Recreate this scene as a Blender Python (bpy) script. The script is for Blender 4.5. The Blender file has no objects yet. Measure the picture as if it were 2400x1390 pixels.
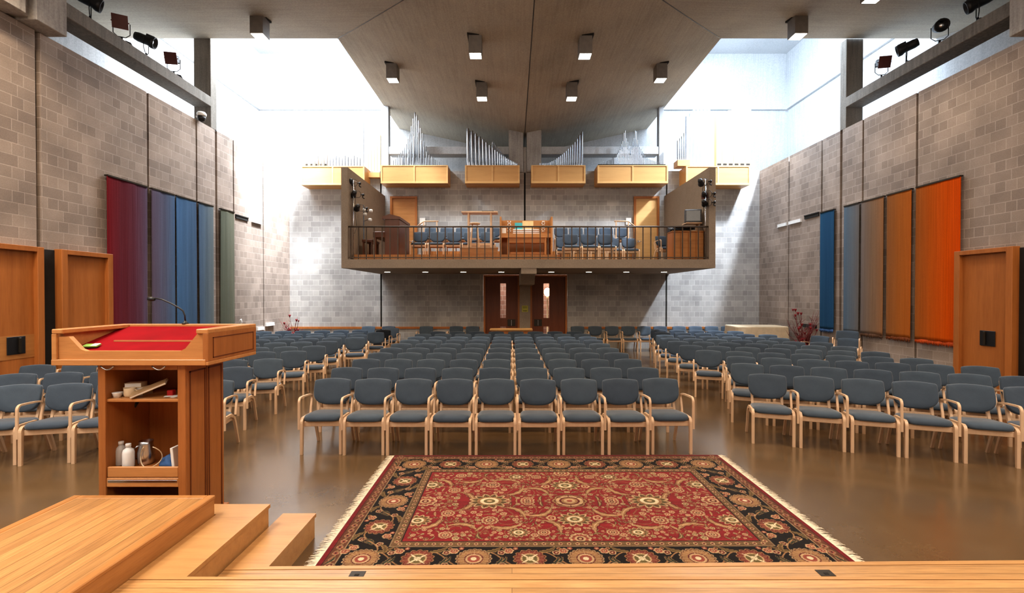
import bpy, math, random
import numpy as np
from math import pi, sin, cos, atan, radians, hypot
from mathutils import Vector, Matrix
random.seed(7)
S = bpy.context.scene
COL = S.collection
F = 1100.0; CZ = 2.08; VX = 1200.0; VY = 690.0
def P(px, py, Y):                       # photograph point at depth Y -> X, Z
    return (px-VX)*Y/F, CZ-(py-VY)*Y/F
XL, XR, YB = -8.52, 9.48, 18.0          # inner faces of the block walls
XC, YC = 0.49, 8.1                      # centre of the hall
WT = 6.8                                # top of the block walls
# ------------------------------------------------------------------ mesh helpers
class MB:
    def __init__(s): s.v = []; s.f = []; s.sm = []
    def add(s, vs, fs, smooth=False):
        o = len(s.v); s.v += [tuple(p) for p in vs]
        s.f += [tuple(i+o for i in f) for f in fs]; s.sm += [smooth]*len(fs); return s
    def box(s, x0, x1, y0, y1, z0, z1, M=None, bev=0.0):
        if x0 > x1: x0, x1 = x1, x0
        if y0 > y1: y0, y1 = y1, y0
        if z0 > z1: z0, z1 = z1, z0
        if bev <= 0:
            vs = [(x, y, z) for z in (z0, z1) for y in (y0, y1) for x in (x0, x1)]
            fs = [(0,2,3,1),(4,5,7,6),(0,1,5,4),(2,6,7,3),(0,4,6,2),(1,3,7,5)]
        else:
            b = min(bev, (x1-x0)*.45, (y1-y0)*.45, (z1-z0)*.45)
            vs = []; idx = {}
            for kz in (0,1):
                for ky in (0,1):
                    for kx in (0,1):
                        cx = (x0, x1)[kx]; cy = (y0, y1)[ky]; cz = (z0, z1)[kz]
                        ix = cx+(b if kx == 0 else -b); iy = cy+(b if ky == 0 else -b); iz = cz+(b if kz == 0 else -b)
                        for ax, p in enumerate(((cx, iy, iz), (ix, cy, iz), (ix, iy, cz))):
                            idx[(kx,ky,kz,ax)] = len(vs); vs.append(p)
            fs = []
            g = lambda a, b_, c, ax: idx[(a, b_, c, ax)]
            fs += [(g(0,0,0,0), g(0,0,1,0), g(0,1,1,0), g(0,1,0,0)), (g(1,0,0,0), g(1,1,0,0), g(1,1,1,0), g(1,0,1,0))]
            fs += [(g(0,0,0,1), g(1,0,0,1), g(1,0,1,1), g(0,0,1,1)), (g(0,1,0,1), g(0,1,1,1), g(1,1,1,1), g(1,1,0,1))]
            fs += [(g(0,0,0,2), g(0,1,0,2), g(1,1,0,2), g(1,0,0,2)), (g(0,0,1,2), g(1,0,1,2), g(1,1,1,2), g(0,1,1,2))]
            for i in (0,1):
                for j in (0,1):
                    fs.append((g(i,j,0,0), g(i,j,1,0), g(i,j,1,1), g(i,j,0,1)))
                    fs.append((g(i,0,j,0), g(i,1,j,0), g(i,1,j,2), g(i,0,j,2)))
                    fs.append((g(0,i,j,1), g(1,i,j,1), g(1,i,j,2), g(0,i,j,2)))
            for i in (0,1):
                for j in (0,1):
                    for k in (0,1): fs.append((g(i,j,k,0), g(i,j,k,1), g(i,j,k,2)))
        if M is not None: vs = [M @ Vector(p) for p in vs]
        return s.add(vs, fs)
    def prism(s, poly, z0, z1, M=None):          # polygon in XY extruded in Z
        n = len(poly)
        vs = [(x, y, z0) for x, y in poly]+[(x, y, z1) for x, y in poly]
        fs = [tuple(range(n-1, -1, -1)), tuple(range(n, 2*n))]+[(i, (i+1) % n, n+(i+1) % n, n+i) for i in range(n)]
        if M is not None: vs = [M @ Vector(p) for p in vs]
        return s.add(vs, fs)
    def xprism(s, poly, x0, x1):                 # polygon in YZ extruded in X
        n = len(poly)
        vs = [(x0, y, z) for y, z in poly]+[(x1, y, z) for y, z in poly]
        return s.add(vs, [tuple(range(n-1, -1, -1)), tuple(range(n, 2*n))]+[(i, (i+1) % n, n+(i+1) % n, n+i) for i in range(n)])
    def yprism(s, poly, y0, y1):                 # polygon in XZ extruded in Y
        n = len(poly)
        vs = [(x, y0, z) for x, z in poly]+[(x, y1, z) for x, z in poly]
        return s.add(vs, [tuple(range(n)), tuple(range(2*n-1, n-1, -1))]+[(i, n+i, n+(i+1) % n, (i+1) % n) for i in range(n)])
    def tube(s, pts, r, n=8, cap=True):
        pts = [Vector(p) for p in pts]; m = len(pts)
        rs = r if isinstance(r, (list, tuple)) else [r]*m
        vs = []; up = Vector((0.13, 0.31, 0.94))
        for i, p in enumerate(pts):
            d = (pts[min(i+1, m-1)]-pts[max(i-1, 0)]).normalized()
            a = d.cross(up)
            if a.length < 1e-3: a = d.cross(Vector((1, 0, 0)))
            a.normalize(); b = d.cross(a)
            vs += [p+a*rs[i]*cos(2*pi*k/n)+b*rs[i]*sin(2*pi*k/n) for k in range(n)]
        fs = [(i*n+k, i*n+(k+1) % n, (i+1)*n+(k+1) % n, (i+1)*n+k) for i in range(m-1) for k in range(n)]
        s.add(vs, fs, True)
        if cap:
            o = len(s.v)-len(vs)
            s.f += [tuple(o+k for k in range(n-1, -1, -1)), tuple(o+(m-1)*n+k for k in range(n))]; s.sm += [False]*2
        return s
    def lathe(s, prof, n=20, M=None):            # profile of (r, z)
        vs = []; m = len(prof)
        for r, z in prof: vs += [Vector((r*cos(2*pi*k/n), r*sin(2*pi*k/n), z)) for k in range(n)]
        fs = [(i*n+k, i*n+(k+1) % n, (i+1)*n+(k+1) % n, (i+1)*n+k) for i in range(m-1) for k in range(n)]
        fs += [tuple(range(n-1, -1, -1)), tuple((m-1)*n+k for k in range(n))]
        if M is not None: vs = [M @ p for p in vs]
        return s.add(vs, fs, True)
    def ribbon(s, path, x0, x1, t):              # bent-wood strip: path in YZ, width in X, thickness t (or per point)
        n = len(path); out = []; inn = []
        for i, (y, z) in enumerate(path):
            a = path[max(i-1, 0)]; b = path[min(i+1, n-1)]
            dy, dz = b[0]-a[0], b[1]-a[1]; L = hypot(dy, dz) or 1
            h = (t[i] if isinstance(t, (list, tuple)) else t)/2
            out.append((y-dz/L*h, z+dy/L*h)); inn.append((y+dz/L*h, z-dy/L*h))
        vs = []
        for i in range(n):
            vs += [(x0, *out[i]), (x1, *out[i]), (x1, *inn[i]), (x0, *inn[i])]
        fs = []
        for i in range(n-1):
            a, b = 4*i, 4*i+4
            fs += [(a+k, b+k, b+(k+1) % 4, a+(k+1) % 4) for k in range(4)]
        fs += [(0,1,2,3), (4*n-1, 4*n-2, 4*n-3, 4*n-4)]
        return s.add(vs, fs)
    def pad(s, outline, rings, fn, n_in=4):      # cushion: outline (a,b) loop, rings of (scale, h), fn(a,b,h)->xyz
        n = len(outline); vs = []
        for sc, h in rings: vs += [fn(a*sc, b*sc, h) for a, b in outline]
        fs = [(i*n+k, i*n+(k+1) % n, (i+1)*n+(k+1) % n, (i+1)*n+k) for i in range(len(rings)-1) for k in range(n)]
        c0 = len(vs); vs += [fn(0, 0, rings[0][1]), fn(0, 0, rings[-1][1])]
        m = (len(rings)-1)*n
        fs += [(c0, (k+1) % n, k) for k in range(n)]+[(c0+1, m+k, m+(k+1) % n) for k in range(n)]
        return s.add(vs, fs, True)
    def mesh(s, name, m):
        me = bpy.data.meshes.new(name); me.from_pydata(s.v, [], s.f)
        if m: me.materials.append(m)
        if any(s.sm): me.polygons.foreach_set('use_smooth', s.sm)
        me.update()
        import bmesh
        bm = bmesh.new(); bm.from_mesh(me); bmesh.ops.recalc_face_normals(bm, faces=bm.faces); bm.to_mesh(me); bm.free()
        return me
KIDS = {}
def link(o, parent=None):
    COL.objects.link(o)
    if parent is not None: o.parent = parent; KIDS.setdefault(parent.name, []).append(o)
    return o
def obj(name, mb, m, parent=None, loc=None, rot=None, label=None):
    me = mb if isinstance(mb, bpy.types.Mesh) else mb.mesh(name, m)
    o = bpy.data.objects.new(name, me); link(o, parent)
    if loc is not None: o.location = loc
    if rot is not None: o.rotation_euler = rot
    if label: o['label'] = label
    return o
def tag(o, label, cat, group=None):
    o['label'] = label; o['category'] = cat
    if group: o['group'] = group
    return o
def thing(name, label, cat, loc=(0,0,0), rz=0, group=None):
    o = bpy.data.objects.new(name, None); o.empty_display_size = .1; link(o)
    o.location = loc; o.rotation_euler = (0, 0, rz)
    return tag(o, label, cat, group)
def struct(name, mb, m, parent=None):
    o = obj(name, mb, m, parent)
    if parent is None: o['kind'] = 'structure'
    return o
def structE(name, loc=(0,0,0), rz=0):
    o = bpy.data.objects.new(name, None); link(o); o.location = loc; o.rotation_euler = (0,0,rz); o['kind'] = 'structure'; return o
def dup(root, label, loc, rot=(0,0,0), group=None, cat=None):
    r = root.copy(); COL.objects.link(r); r.location = loc; r.rotation_euler = rot; r['label'] = label
    if group: r['group'] = group
    if cat: r['category'] = cat
    for ch in KIDS.get(root.name, []):
        c = ch.copy(); link(c, r)
        for g in KIDS.get(ch.name, []):
            d = g.copy(); link(d, c)
    return r
# ------------------------------------------------------------------ materials
def srgb(r, g, b):
    f = lambda c: (c/255/12.92) if c/255 <= .04045 else ((c/255+.055)/1.055)**2.4
    return (f(r), f(g), f(b), 1)
class NT:
    def __init__(s, name):
        s.m = bpy.data.materials.new(name); s.m.use_nodes = True; s.t = s.m.node_tree
        s.b = s.t.nodes['Principled BSDF']
    def n(s, typ, **kw):
        x = s.t.nodes.new(typ)
        for k, v in kw.items():
            if k.startswith('i_'): x.inputs[k[2:].replace('_', ' ')].default_value = v
            else: setattr(x, k, v)
        return x
    def l(s, a, b): s.t.links.new(a, b)
    def pos(s): return s.n('ShaderNodeNewGeometry').outputs['Position']
    def objc(s): return s.n('ShaderNodeTexCoord').outputs['Object']
    def gen(s): return s.n('ShaderNodeTexCoord').outputs['Generated']
    def mapping(s, src, scale=(1,1,1), rot=(0,0,0), loc=(0,0,0)):
        m = s.n('ShaderNodeMapping'); m.inputs['Scale'].default_value = scale; m.inputs['Rotation'].default_value = rot; m.inputs['Location'].default_value = loc
        s.l(src, m.inputs['Vector']); return m.outputs['Vector']
    def noise(s, vec, scale=5, detail=3, rough=.5):
        x = s.n('ShaderNodeTexNoise'); x.inputs['Scale'].default_value = scale; x.inputs['Detail'].default_value = detail; x.inputs['Roughness'].default_value = rough
        if vec is not None: s.l(vec, x.inputs['Vector'])
        return x.outputs['Fac']
    def ramp(s, fac, stops, interp='LINEAR'):
        x = s.n('ShaderNodeValToRGB'); x.color_ramp.interpolation = interp
        els = x.color_ramp.elements
        while len(els) < len(stops): els.new(.5)
        for e, (p, c) in zip(els, stops): e.position = p; e.color = c if len(c) == 4 else (*c, 1)
        s.l(fac, x.inputs['Fac']); return x.outputs['Color']
    def mix(s, fac, a, b, mode='MIX'):
        x = s.n('ShaderNodeMix', data_type='RGBA', blend_type=mode)
        for k, v in ((0, fac), (6, a), (7, b)):
            if isinstance(v, (int, float, tuple)): x.inputs[k].default_value = v
            else: s.l(v, x.inputs[k])
        return x.outputs[2]
    def math(s, op, a, b=0.0):
        x = s.n('ShaderNodeMath', operation=op)
        for k, v in enumerate((a, b)):
            if isinstance(v, (int, float)): x.inputs[k].default_value = v
            else: s.l(v, x.inputs[k])
        return x.outputs[0]
    def bump(s, h, strength=.3, dist=.01):
        x = s.n('ShaderNodeBump'); x.inputs['Strength'].default_value = strength; x.inputs['Distance'].default_value = dist
        s.l(h, x.inputs['Height']); s.l(x.outputs['Normal'], s.b.inputs['Normal'])
    def base(s, c):
        if isinstance(c, tuple): s.b.inputs['Base Color'].default_value = c
        else: s.l(c, s.b.inputs['Base Color'])
    def set(s, rough=.5, metal=0, spec=.5):
        s.b.inputs['Roughness'].default_value = rough; s.b.inputs['Metallic'].default_value = metal
        s.b.inputs['Specular IOR Level'].default_value = spec
def plain(name, c, rough=.5, metal=0, spec=.5, var=.12, scale=8):
    t = NT(name); nz = t.noise(t.objc(), scale, 3)
    d = tuple(x*(1-var) for x in c[:3])+(1,); u = tuple(min(1, x*(1+var)) for x in c[:3])+(1,)
    t.base(t.ramp(nz, [(.3, d), (.7, u)])); t.set(rough, metal, spec); return t.m
def emit(name, c, s):
    t = NT(name); t.base((c[0], c[1], c[2], 1)); t.b.inputs['Emission Color'].default_value = (c[0], c[1], c[2], 1); t.b.inputs['Emission Strength'].default_value = s; return t.m
def block(name, axis, c1, c2, cm):
    t = NT(name); p = t.n('ShaderNodeSeparateXYZ'); t.l(t.pos(), p.inputs[0])
    c = t.n('ShaderNodeCombineXYZ'); t.l(p.outputs[0 if axis == 'x' else 1], c.inputs[0]); t.l(p.outputs[2], c.inputs[1])
    def brick(w, sq, a, b):
        k = t.n('ShaderNodeTexBrick', offset=.5, squash=sq, squash_frequency=2)
        k.inputs['Scale'].default_value = 1; k.inputs['Brick Width'].default_value = w; k.inputs['Row Height'].default_value = .203
        k.inputs['Mortar Size'].default_value = .008; k.inputs['Mortar Smooth'].default_value = .3; k.inputs['Bias'].default_value = 0
        k.inputs['Color1'].default_value = a; k.inputs['Color2'].default_value = b; k.inputs['Mortar'].default_value = cm
        t.l(c.outputs[0], k.inputs['Vector']); return k
    k = brick(.406, .5, c1, c2)
    nz = t.noise(t.pos(), 1.3, 4); fine = t.noise(t.pos(), 60, 3)
    big = t.ramp(nz, [(.3, (.80, .79, .78)), (.7, (1.12, 1.1, 1.08))])
    col = t.mix(1.0, k.outputs['Color'], big, 'MULTIPLY')
    col = t.mix(1.0, col, t.ramp(fine, [(.3, (.9, .9, .9)), (.7, (1.08, 1.08, 1.08))]), 'MULTIPLY')
    t.base(col); t.set(.85, 0, .25)
    t.bump(t.math('SUBTRACT', t.math('MULTIPLY', fine, .15), k.outputs['Fac']), .35, .006); return t.m
def concrete(name, c, board=(9, 9, .6), rot=(0,0,0), var=.25, stripe=.5):
    t = NT(name); v = t.mapping(t.pos(), (1, 1, 1), rot)
    s1 = t.noise(t.mapping(v, board), 1.6, 4, .6); s2 = t.noise(v, .55, 5, .6); s3 = t.noise(v, 30, 3)
    lo = tuple(x*(1-var*1.5) for x in c[:3])+(1,); hi = tuple(x*(1+var) for x in c[:3])+(1,)
    mixf = t.math('ADD', t.math('MULTIPLY', s1, stripe), t.math('MULTIPLY', s2, 1-stripe))
    col = t.ramp(mixf, [(.32, lo), (.5, c), (.68, hi)])
    col = t.mix(1.0, col, t.ramp(s3, [(.3, (.88, .88, .88)), (.7, (1.1, 1.1, 1.1))]), 'MULTIPLY')
    t.base(col); t.set(.8, 0, .25); t.bump(t.math('ADD', s1, t.math('MULTIPLY', s3, .25)), .25, .01); return t.m
def wood(name, c, axis='z', rough=.4, scale=1.0, contrast=.28, world=False, spec=.4):
    t = NT(name); src = t.pos() if world else t.objc()
    k = {'x': (1.2, 14, 14), 'y': (14, 1.2, 14), 'z': (14, 14, 1.0)}[axis]
    v = t.mapping(src, tuple(a*scale for a in k))
    n1 = t.noise(v, 1.5, 5, .65); n2 = t.noise(t.mapping(src, tuple(a*scale*4 for a in k)), 2.5, 3)
    f = t.math('ADD', t.math('MULTIPLY', n1, .75), t.math('MULTIPLY', n2, .25))
    lo = tuple(x*(1-contrast*(1.0+.35*i)) for i, x in enumerate(c[:3]))+(1,); hi = tuple(min(1, x*(1+contrast)) for x in c[:3])+(1,)
    t.base(t.ramp(f, [(.3, lo), (.5, c), (.72, hi)])); t.set(rough, 0, spec); t.bump(n2, .05, .002); return t.m
def planks(name, c, along, width=.085, rough=.3):
    t = NT(name); p = t.n('ShaderNodeSeparateXYZ'); t.l(t.pos(), p.inputs[0]); cb = t.n('ShaderNodeCombineXYZ')
    t.l(p.outputs[0 if along == 'x' else 1], cb.inputs[0]); t.l(p.outputs[1 if along == 'x' else 0], cb.inputs[1])
    k = t.n('ShaderNodeTexBrick', offset=.37, offset_frequency=2); k.inputs['Scale'].default_value = 1; k.inputs['Brick Width'].default_value = 14; k.inputs['Row Height'].default_value = width
    k.inputs['Mortar Size'].default_value = .002; k.inputs['Mortar Smooth'].default_value = .3; k.inputs['Bias'].default_value = 0
    k.inputs['Color1'].default_value = tuple(x*1.12 for x in c[:3])+(1,); k.inputs['Color2'].default_value = tuple(x*.8 for x in c[:3])+(1,); k.inputs['Mortar'].default_value = tuple(x*.3 for x in c[:3])+(1,)
    t.l(cb.outputs[0], k.inputs['Vector'])
    g = t.noise(t.mapping(cb.outputs[0], (1.5, 30, 1)), 2, 5, .65)
    col = t.mix(1.0, k.outputs['Color'], t.ramp(g, [(.3, (.70, .66, .6)), (.7, (1.15, 1.15, 1.12))]), 'MULTIPLY')
    t.base(col); t.set(rough, 0, .5); t.bump(k.outputs['Fac'], -.2, .002); return t.m
M = {}
M['block_y'] = block('block_side', 'y', (.36, .30, .262, 1), (.265, .22, .193, 1), (.43, .365, .325, 1))  # side-wall blocks tinted warmer, putting the warm light into their colour
M['block_x'] = block('block_back', 'x', (.42, .41, .40, 1), (.32, .313, .307, 1), (.50, .49, .48, 1))  # same blocks, paler and less red to offset dim warm light here
M['conc'] = concrete('concrete', (.21, .19, .165, 1))
M['conc_mid'] = concrete('concrete_pale', (.36, .34, .32, 1))
M['conc_ceil_x'] = concrete('concrete_ceiling_x', (.37, .33, .27, 1), (.5, 12, 1), (0, 0, 0), .14, .45)
M['conc_ceil_y'] = concrete('concrete_ceiling_y', (.37, .33, .27, 1), (12, .5, 1), (0, 0, 0), .14, .45)
M['conc_light'] = concrete('concrete_tower', (.44, .45, .46, 1), (9, 9, .5), (0, 0, 0), .10)
M['conc_balc'] = concrete('concrete_balcony', (.30, .245, .195, 1), (3, 3, 3), (0, 0, 0), .1, .4)
M['rail'] = plain('brown_rail', (.085, .06, .042, 1), .45, .3)
M['dark'] = plain('dark_gap', (.015, .013, .012, 1), .9)
M['black'] = plain('black_metal', (.012, .012, .014, 1), .45)
M['steel'] = plain('steel', (.55, .55, .57, 1), .25, 1)
M['bronze'] = plain('dark_bronze', (.05, .04, .03, 1), .4, .6)
M['tin'] = plain('organ_metal', (.46, .47, .49, 1), .2, 1, var=.06)
M['tin_pale'] = plain('organ_metal_pale', (.62, .66, .72, 1), .35, .6, var=.06)
M['chair_wood'] = wood('beech', (.62, .425, .275, 1), 'z', .38, 1, .10)
M['door_wood'] = wood('oak_door', (.37, .135, .035, 1), 'z', .42, .35, .20)
M['door_dark'] = wood('oak_dark', (.155, .045, .016, 1), 'z', .4, .5, .2)
M['pulpit'] = wood('oak_pulpit', (.37, .145, .044, 1), 'z', .36, .8, .16)
M['pulpit_x'] = wood('oak_pulpit_x', (.50, .235, .085, 1), 'x', .34, .8, .16)
M['stage_y'] = planks('stage_planks_y', (.49, .26, .105, 1), 'y')
M['stage_x'] = planks('stage_planks_x', (.50, .285, .125, 1), 'x')
M['stage_edge'] = wood('stage_edge', (.43, .20, .068, 1), 'y', .35, .8, .2, True)
M['stage_edge_x'] = wood('stage_edge_x', (.46, .25, .10, 1), 'x', .35, .8, .15, True)  # darker than the planks; on the nosings it paints a shadow line
M['organ'] = wood('organ_case', (.56, .315, .12, 1), 'x', .4, .5, .10)
M['organ_frame'] = wood('organ_case_frame', (.64, .39, .165, 1), 'x', .4, .5, .10)
M['organ_wood'] = wood('organ_wood_pipe', (.75, .53, .27, 1), 'z', .45, .5, .08)
M['walnut'] = wood('walnut', (.12, .040, .014, 1), 'z', .35, .5, .2)
M['console'] = wood('console_oak', (.42, .19, .06, 1), 'x', .4, .6, .18)
M['white'] = plain('white_plastic', (.75, .75, .74, 1), .4, var=.03)
M['cream'] = plain('cream', (.62, .49, .33, 1), .6, var=.08)
M['paper'] = plain('paper', (.78, .76, .72, 1), .8, var=.03)
M['red'] = plain('red', (.40, .012, .012, 1), .5)
M['redvel'] = plain('red_velvet', (.235, .004, .009, 1), .85, spec=.1, var=.10, scale=5)
M['teal'] = plain('teal', (.06, .38, .42, 1), .5)
M['blue_cloth'] = plain('blue_cloth', (.05, .12, .28, 1), .8, var=.3)
M['green'] = plain('green', (.22, .42, .08, 1), .5)
M['plant'] = plain('red_branch', (.17, .03, .03, 1), .7, var=.4)
M['petal'] = plain('red_bloom', (.22, .012, .018, 1), .6, var=.3)
M['fringe'] = plain('cream_fringe', (.62, .53, .40, 1), .9, var=.15, scale=30)
M['lens'] = emit('lamp_lens', (1, .95, .85), 9)
M['lens2'] = emit('downlight_lens', (1, .86, .65), 14)
M['bulb'] = emit('globe_lamp', (1, .85, .6), 12)
M['fixture'] = plain('lamp_housing', (.16, .145, .13, 1), .6)
def mk_glass():
    t = NT('pane_glass'); t.base((.9, .95, .95, 1)); t.set(.02); t.b.inputs['Transmission Weight'].default_value = 1; t.b.inputs['IOR'].default_value = 1.05; return t.m
M['glass'] = mk_glass()
def mk_liquid():
    t = NT('bottle_plastic'); t.base((.85, .84, .82, 1)); t.set(.25); t.b.inputs['Transmission Weight'].default_value = .35; return t.m
M['bottle'] = mk_liquid()
def mk_floor():
    t = NT('polished_concrete'); p = t.pos()
    n1 = t.noise(p, .5, 3, .5); n2 = t.noise(p, 4, 4, .55); n3 = t.noise(p, 45, 3)
    f = t.math('ADD', t.math('MULTIPLY', n1, .7), t.math('MULTIPLY', n2, .3))
    col = t.ramp(f, [(.2, (.088, .053, .025, 1)), (.5, (.118, .074, .036, 1)), (.8, (.15, .098, .052, 1))])
    col = t.mix(1.0, col, t.ramp(n3, [(.3, (.97, .97, .97)), (.7, (1.03, 1.03, 1.03))]), 'MULTIPLY')
    t.base(col); t.set(.25, 0, .55); t.b.inputs['Coat Weight'].default_value = .35; t.b.inputs['Coat Roughness'].default_value = .14
    t.l(t.ramp(n1, [(.25, (.18,)*3), (.75, (.27,)*3)]), t.b.inputs['Roughness']); return t.m
M['floor'] = mk_floor()
def mk_fabric(name, a, b):
    t = NT(name); o = t.objc(); n1 = t.noise(o, 260, 2); n2 = t.noise(o, 7, 3)
    r = t.n('ShaderNodeObjectInfo').outputs['Random']
    c = t.mix(t.math('ADD', t.math('MULTIPLY', n1, .6), t.math('MULTIPLY', n2, .4)), a, b)
    c = t.mix(1.0, c, t.ramp(r, [(0, (.88, .88, .9)), (1, (1.1, 1.1, 1.08))]), 'MULTIPLY')
    t.base(c); t.set(.9, 0, .2); t.b.inputs['Sheen Weight'].default_value = .45; t.b.inputs['Sheen Roughness'].default_value = .4
    t.bump(n1, .25, .002); return t.m
M['fabric'] = mk_fabric('slate_fabric', (.036, .049, .068, 1), (.085, .112, .146, 1))
M['fabric_black'] = mk_fabric('black_fabric', (.008, .009, .011, 1), (.02, .022, .026, 1))
def mk_banner(name, cols, vstreak=.5):
    t = NT(name); g = t.gen(); sx = t.n('ShaderNodeSeparateXYZ'); t.l(g, sx.inputs[0])
    st = t.noise(t.mapping(g, (1, 26, .8)), 2.5, 4, .6); wv = t.noise(t.objc(), 140, 2)
    f = t.math('ADD', sx.outputs[1], t.math('MULTIPLY', t.math('SUBTRACT', st, .5), .55*vstreak))
    col = t.ramp(f, [(i/(len(cols)-1) if len(cols) > 1 else 0, srgb(*c)) for i, c in enumerate(cols)])
    col = t.mix(1.0, col, t.ramp(st, [(.3, (.78, .78, .8)), (.7, (1.15, 1.13, 1.1))]), 'MULTIPLY')
    col = t.mix(1.0, col, t.ramp(wv, [(.3, (.85,)*3), (.7, (1.12,)*3)]), 'MULTIPLY')
    t.base(col); t.set(.95, 0, .1); t.bump(wv, .3, .004); return t.m
# ------------------------------------------------------------------ camera
cam = bpy.data.cameras.new('camera'); co = bpy.data.objects.new('camera', cam); COL.objects.link(co)
PITCH = radians(.55)
co.location = (0, 0, CZ); co.rotation_euler = (pi/2-PITCH, 0, 0)
cam.sensor_width = 36; cam.lens = F/2400*36; cam.clip_start = .05; cam.clip_end = 200
cam.shift_x = 0; cam.shift_y = (math.tan(PITCH)*F-5)/2400
S.camera = co
# ------------------------------------------------------------------ shell
YF = -2.6
b = MB(); b.box(-11.2, 12.2, YF-.3, 20.7, -.25, 0); struct('floor', b, M['floor'])
def side_wall(name, face, out, joints):
    b = MB(); ys = [YF]+joints+[YB+.3]; G = lambda y: .048 if y in (8.47, 13.55) else .03
    for i in range(len(ys)-1):
        w0 = G(ys[i]) if i else 0; w1 = G(ys[i+1]) if i < len(ys)-2 else 0
        b.box(face, face+.3*out, ys[i]+w0, ys[i+1]-w1, 0, WT)
    w = struct(name, b, M['block_y'])
    d = MB(); d.box(face+.10*out, face+.28*out, YF+.1, YB+.2, .02, WT-.02); o = obj('joint_backing', d, M['dark'], w)
JL = [5.6, 8.47, 11.02, 12.71, 13.55, 14.39, 16.1]
side_wall('wall_left', XL, -1, JL); side_wall('wall_right', XR, 1, JL)
def wide_joint(side, y, w):
    pass
b = MB(); DX0, DX1, DZ = -1.11, 2.13, 2.84
b.box(XL, -5.05, YB, YB+.3, 0, WT); b.box(-4.99, DX0, YB, YB+.3, 0, WT); b.box(DX1, 5.89, YB, YB+.3, 0, WT); b.box(5.95, XR, YB, YB+.3, 0, WT)
b.box(DX0, .46, YB, YB+.3, DZ, WT); b.box(.52, DX1, YB, YB+.3, DZ, WT)
wb = struct('wall_back', b, M['block_x'])
d = MB(); d.box(-5.1, -4.9, YB+.12, YB+.28, .02, WT-.02); d.box(5.85, 6.0, YB+.12, YB+.28, .02, WT-.02); d.box(.42, .56, YB+.12, YB+.28, DZ+.02, WT-.02); obj('joint_backing', d, M['dark'], wb)
b = MB(); b.box(XL-.3, XR+.3, YF-.3, YF, 0, 8.9); struct('wall_front', b, M['block_x'])
# outer concrete walls above the corridor
XOL, XOR, YO, TT = -10.92, 11.88, 20.42, 12.5
LZ = 10.1
def outer(name, boxes):
    b = MB()
    for q in boxes: b.box(*q)
    struct(name, b, M['conc_light'])
outer('wall_outer_left', [(XOL-.3, XOL-.1, YF, YO+.1, WT-.2, LZ), (XOL-.3, XOL, 13.3, YO, LZ, TT), (XOL-.3, XOL-.1, YF, 13.3, LZ, TT)])
outer('wall_outer_right', [(XOR+.1, XOR+.3, YF, YO+.1, WT-.2, LZ), (XOR, XOR+.3, 13.3, YO, LZ, TT), (XOR+.1, XOR+.3, YF, 13.3, LZ, TT)])
outer('wall_outer_back', [(XOL-.3, XOR+.3, YO+.1, YO+.3, 0, LZ), (XOL, -4.92, YO, YO+.3, LZ, TT), (5.9, XOR, YO, YO+.3, LZ, TT), (-4.92, 5.9, YO+.1, YO+.3, LZ, TT)])
b = MB()
b.box(XOL-.1, XL-.3, YF, YO+.1, WT-.25, WT-.05); b.box(XR+.3, XOR+.1, YF, YO+.1, WT-.25, WT-.05); b.box(XL-.3, XR+.3, YB+.3, YO+.1, WT-.25, WT-.05)
struct('trim_1', b, M['conc_light'])
# corridor floor-to-roof walls beside the lobby keep daylight out of it
b = MB(); b.box(-3.2, -3.0, YB+.3, YO+.1, 0, WT-.25); b.box(4.0, 4.2, YB+.3, YO+.1, 0, WT-.25); struct('wall_lobby', b, M['block_y'])
# folded ceiling
def zc(dx, dy, end=12.3):
    k = min(abs(dx), abs(dy)); m = max(abs(dx), abs(dy))
    val = 8.62-.038*m
    return val+(9.31-val)*min(1, k/5.41)
def ceil_part(x0, x1, y0, y1, tri, mat):
    pass
b = {'x': MB(), 'y': MB()}
def patch(key, A, B, C, D, n=10):               # bilinear patch, plan points A B C D
    vs = []
    for i in range(n+1):
        for j in range(n+1):
            u, v = i/n, j/n
            x = (A[0]*(1-u)+B[0]*u)*(1-v)+(D[0]*(1-u)+C[0]*u)*v; y = (A[1]*(1-u)+B[1]*u)*(1-v)+(D[1]*(1-u)+C[1]*u)*v
            dx, dy = (x-XC)/5.41*5.41, (y-YC)/5.23*5.41
            vs.append((x, y, zc(dx, dy)))
    b[key].add(vs, [(i*(n+1)+j, i*(n+1)+j+1, (i+1)*(n+1)+j+1, (i+1)*(n+1)+j) for i in range(n) for j in range(n)], True)
Wx0, Wx1, Wy0, Wy1 = XC-5.41, XC+5.41, YC-5.23, YC+5.23
Ct = (XC, YC)
patch('y', Ct, (Wx0, Wy1), (Wx0, YO+.1), (XC, YO+.1)); patch('y', Ct, (Wx1, Wy1), (Wx1, YO+.1), (XC, YO+.1))
patch('x', Ct, (Wx0, Wy1), (XOL-.1, Wy1), (XOL-.1, YC)); patch('x', Ct, (Wx1, Wy1), (XOR+.1, Wy1), (XOR+.1, YC))
patch('x', Ct, (Wx0, Wy0), (XOL-.1, Wy0), (XOL-.1, YC)); patch('x', Ct, (Wx1, Wy0), (XOR+.1, Wy0), (XOR+.1, YC))
patch('y', Ct, (Wx0, Wy0), (Wx0, YF-.2), (XC, YF-.2)); patch('y', Ct, (Wx1, Wy0), (Wx1, YF-.2), (XC, YF-.2))
ce = struct('ceiling', b['y'], M['conc_ceil_y']); obj('cross_arm', b['x'], M['conc_ceil_x'], ce)
q = MB()
def seam(A, B, n=24):
    pts = []
    for i in range(n+1):
        x, y = A[0]+(B[0]-A[0])*i/n, A[1]+(B[1]-A[1])*i/n; pts.append((x, y, zc(x-XC, (y-YC)/5.23*5.41)+.004))
    q.tube(pts, .016, 6)
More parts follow.
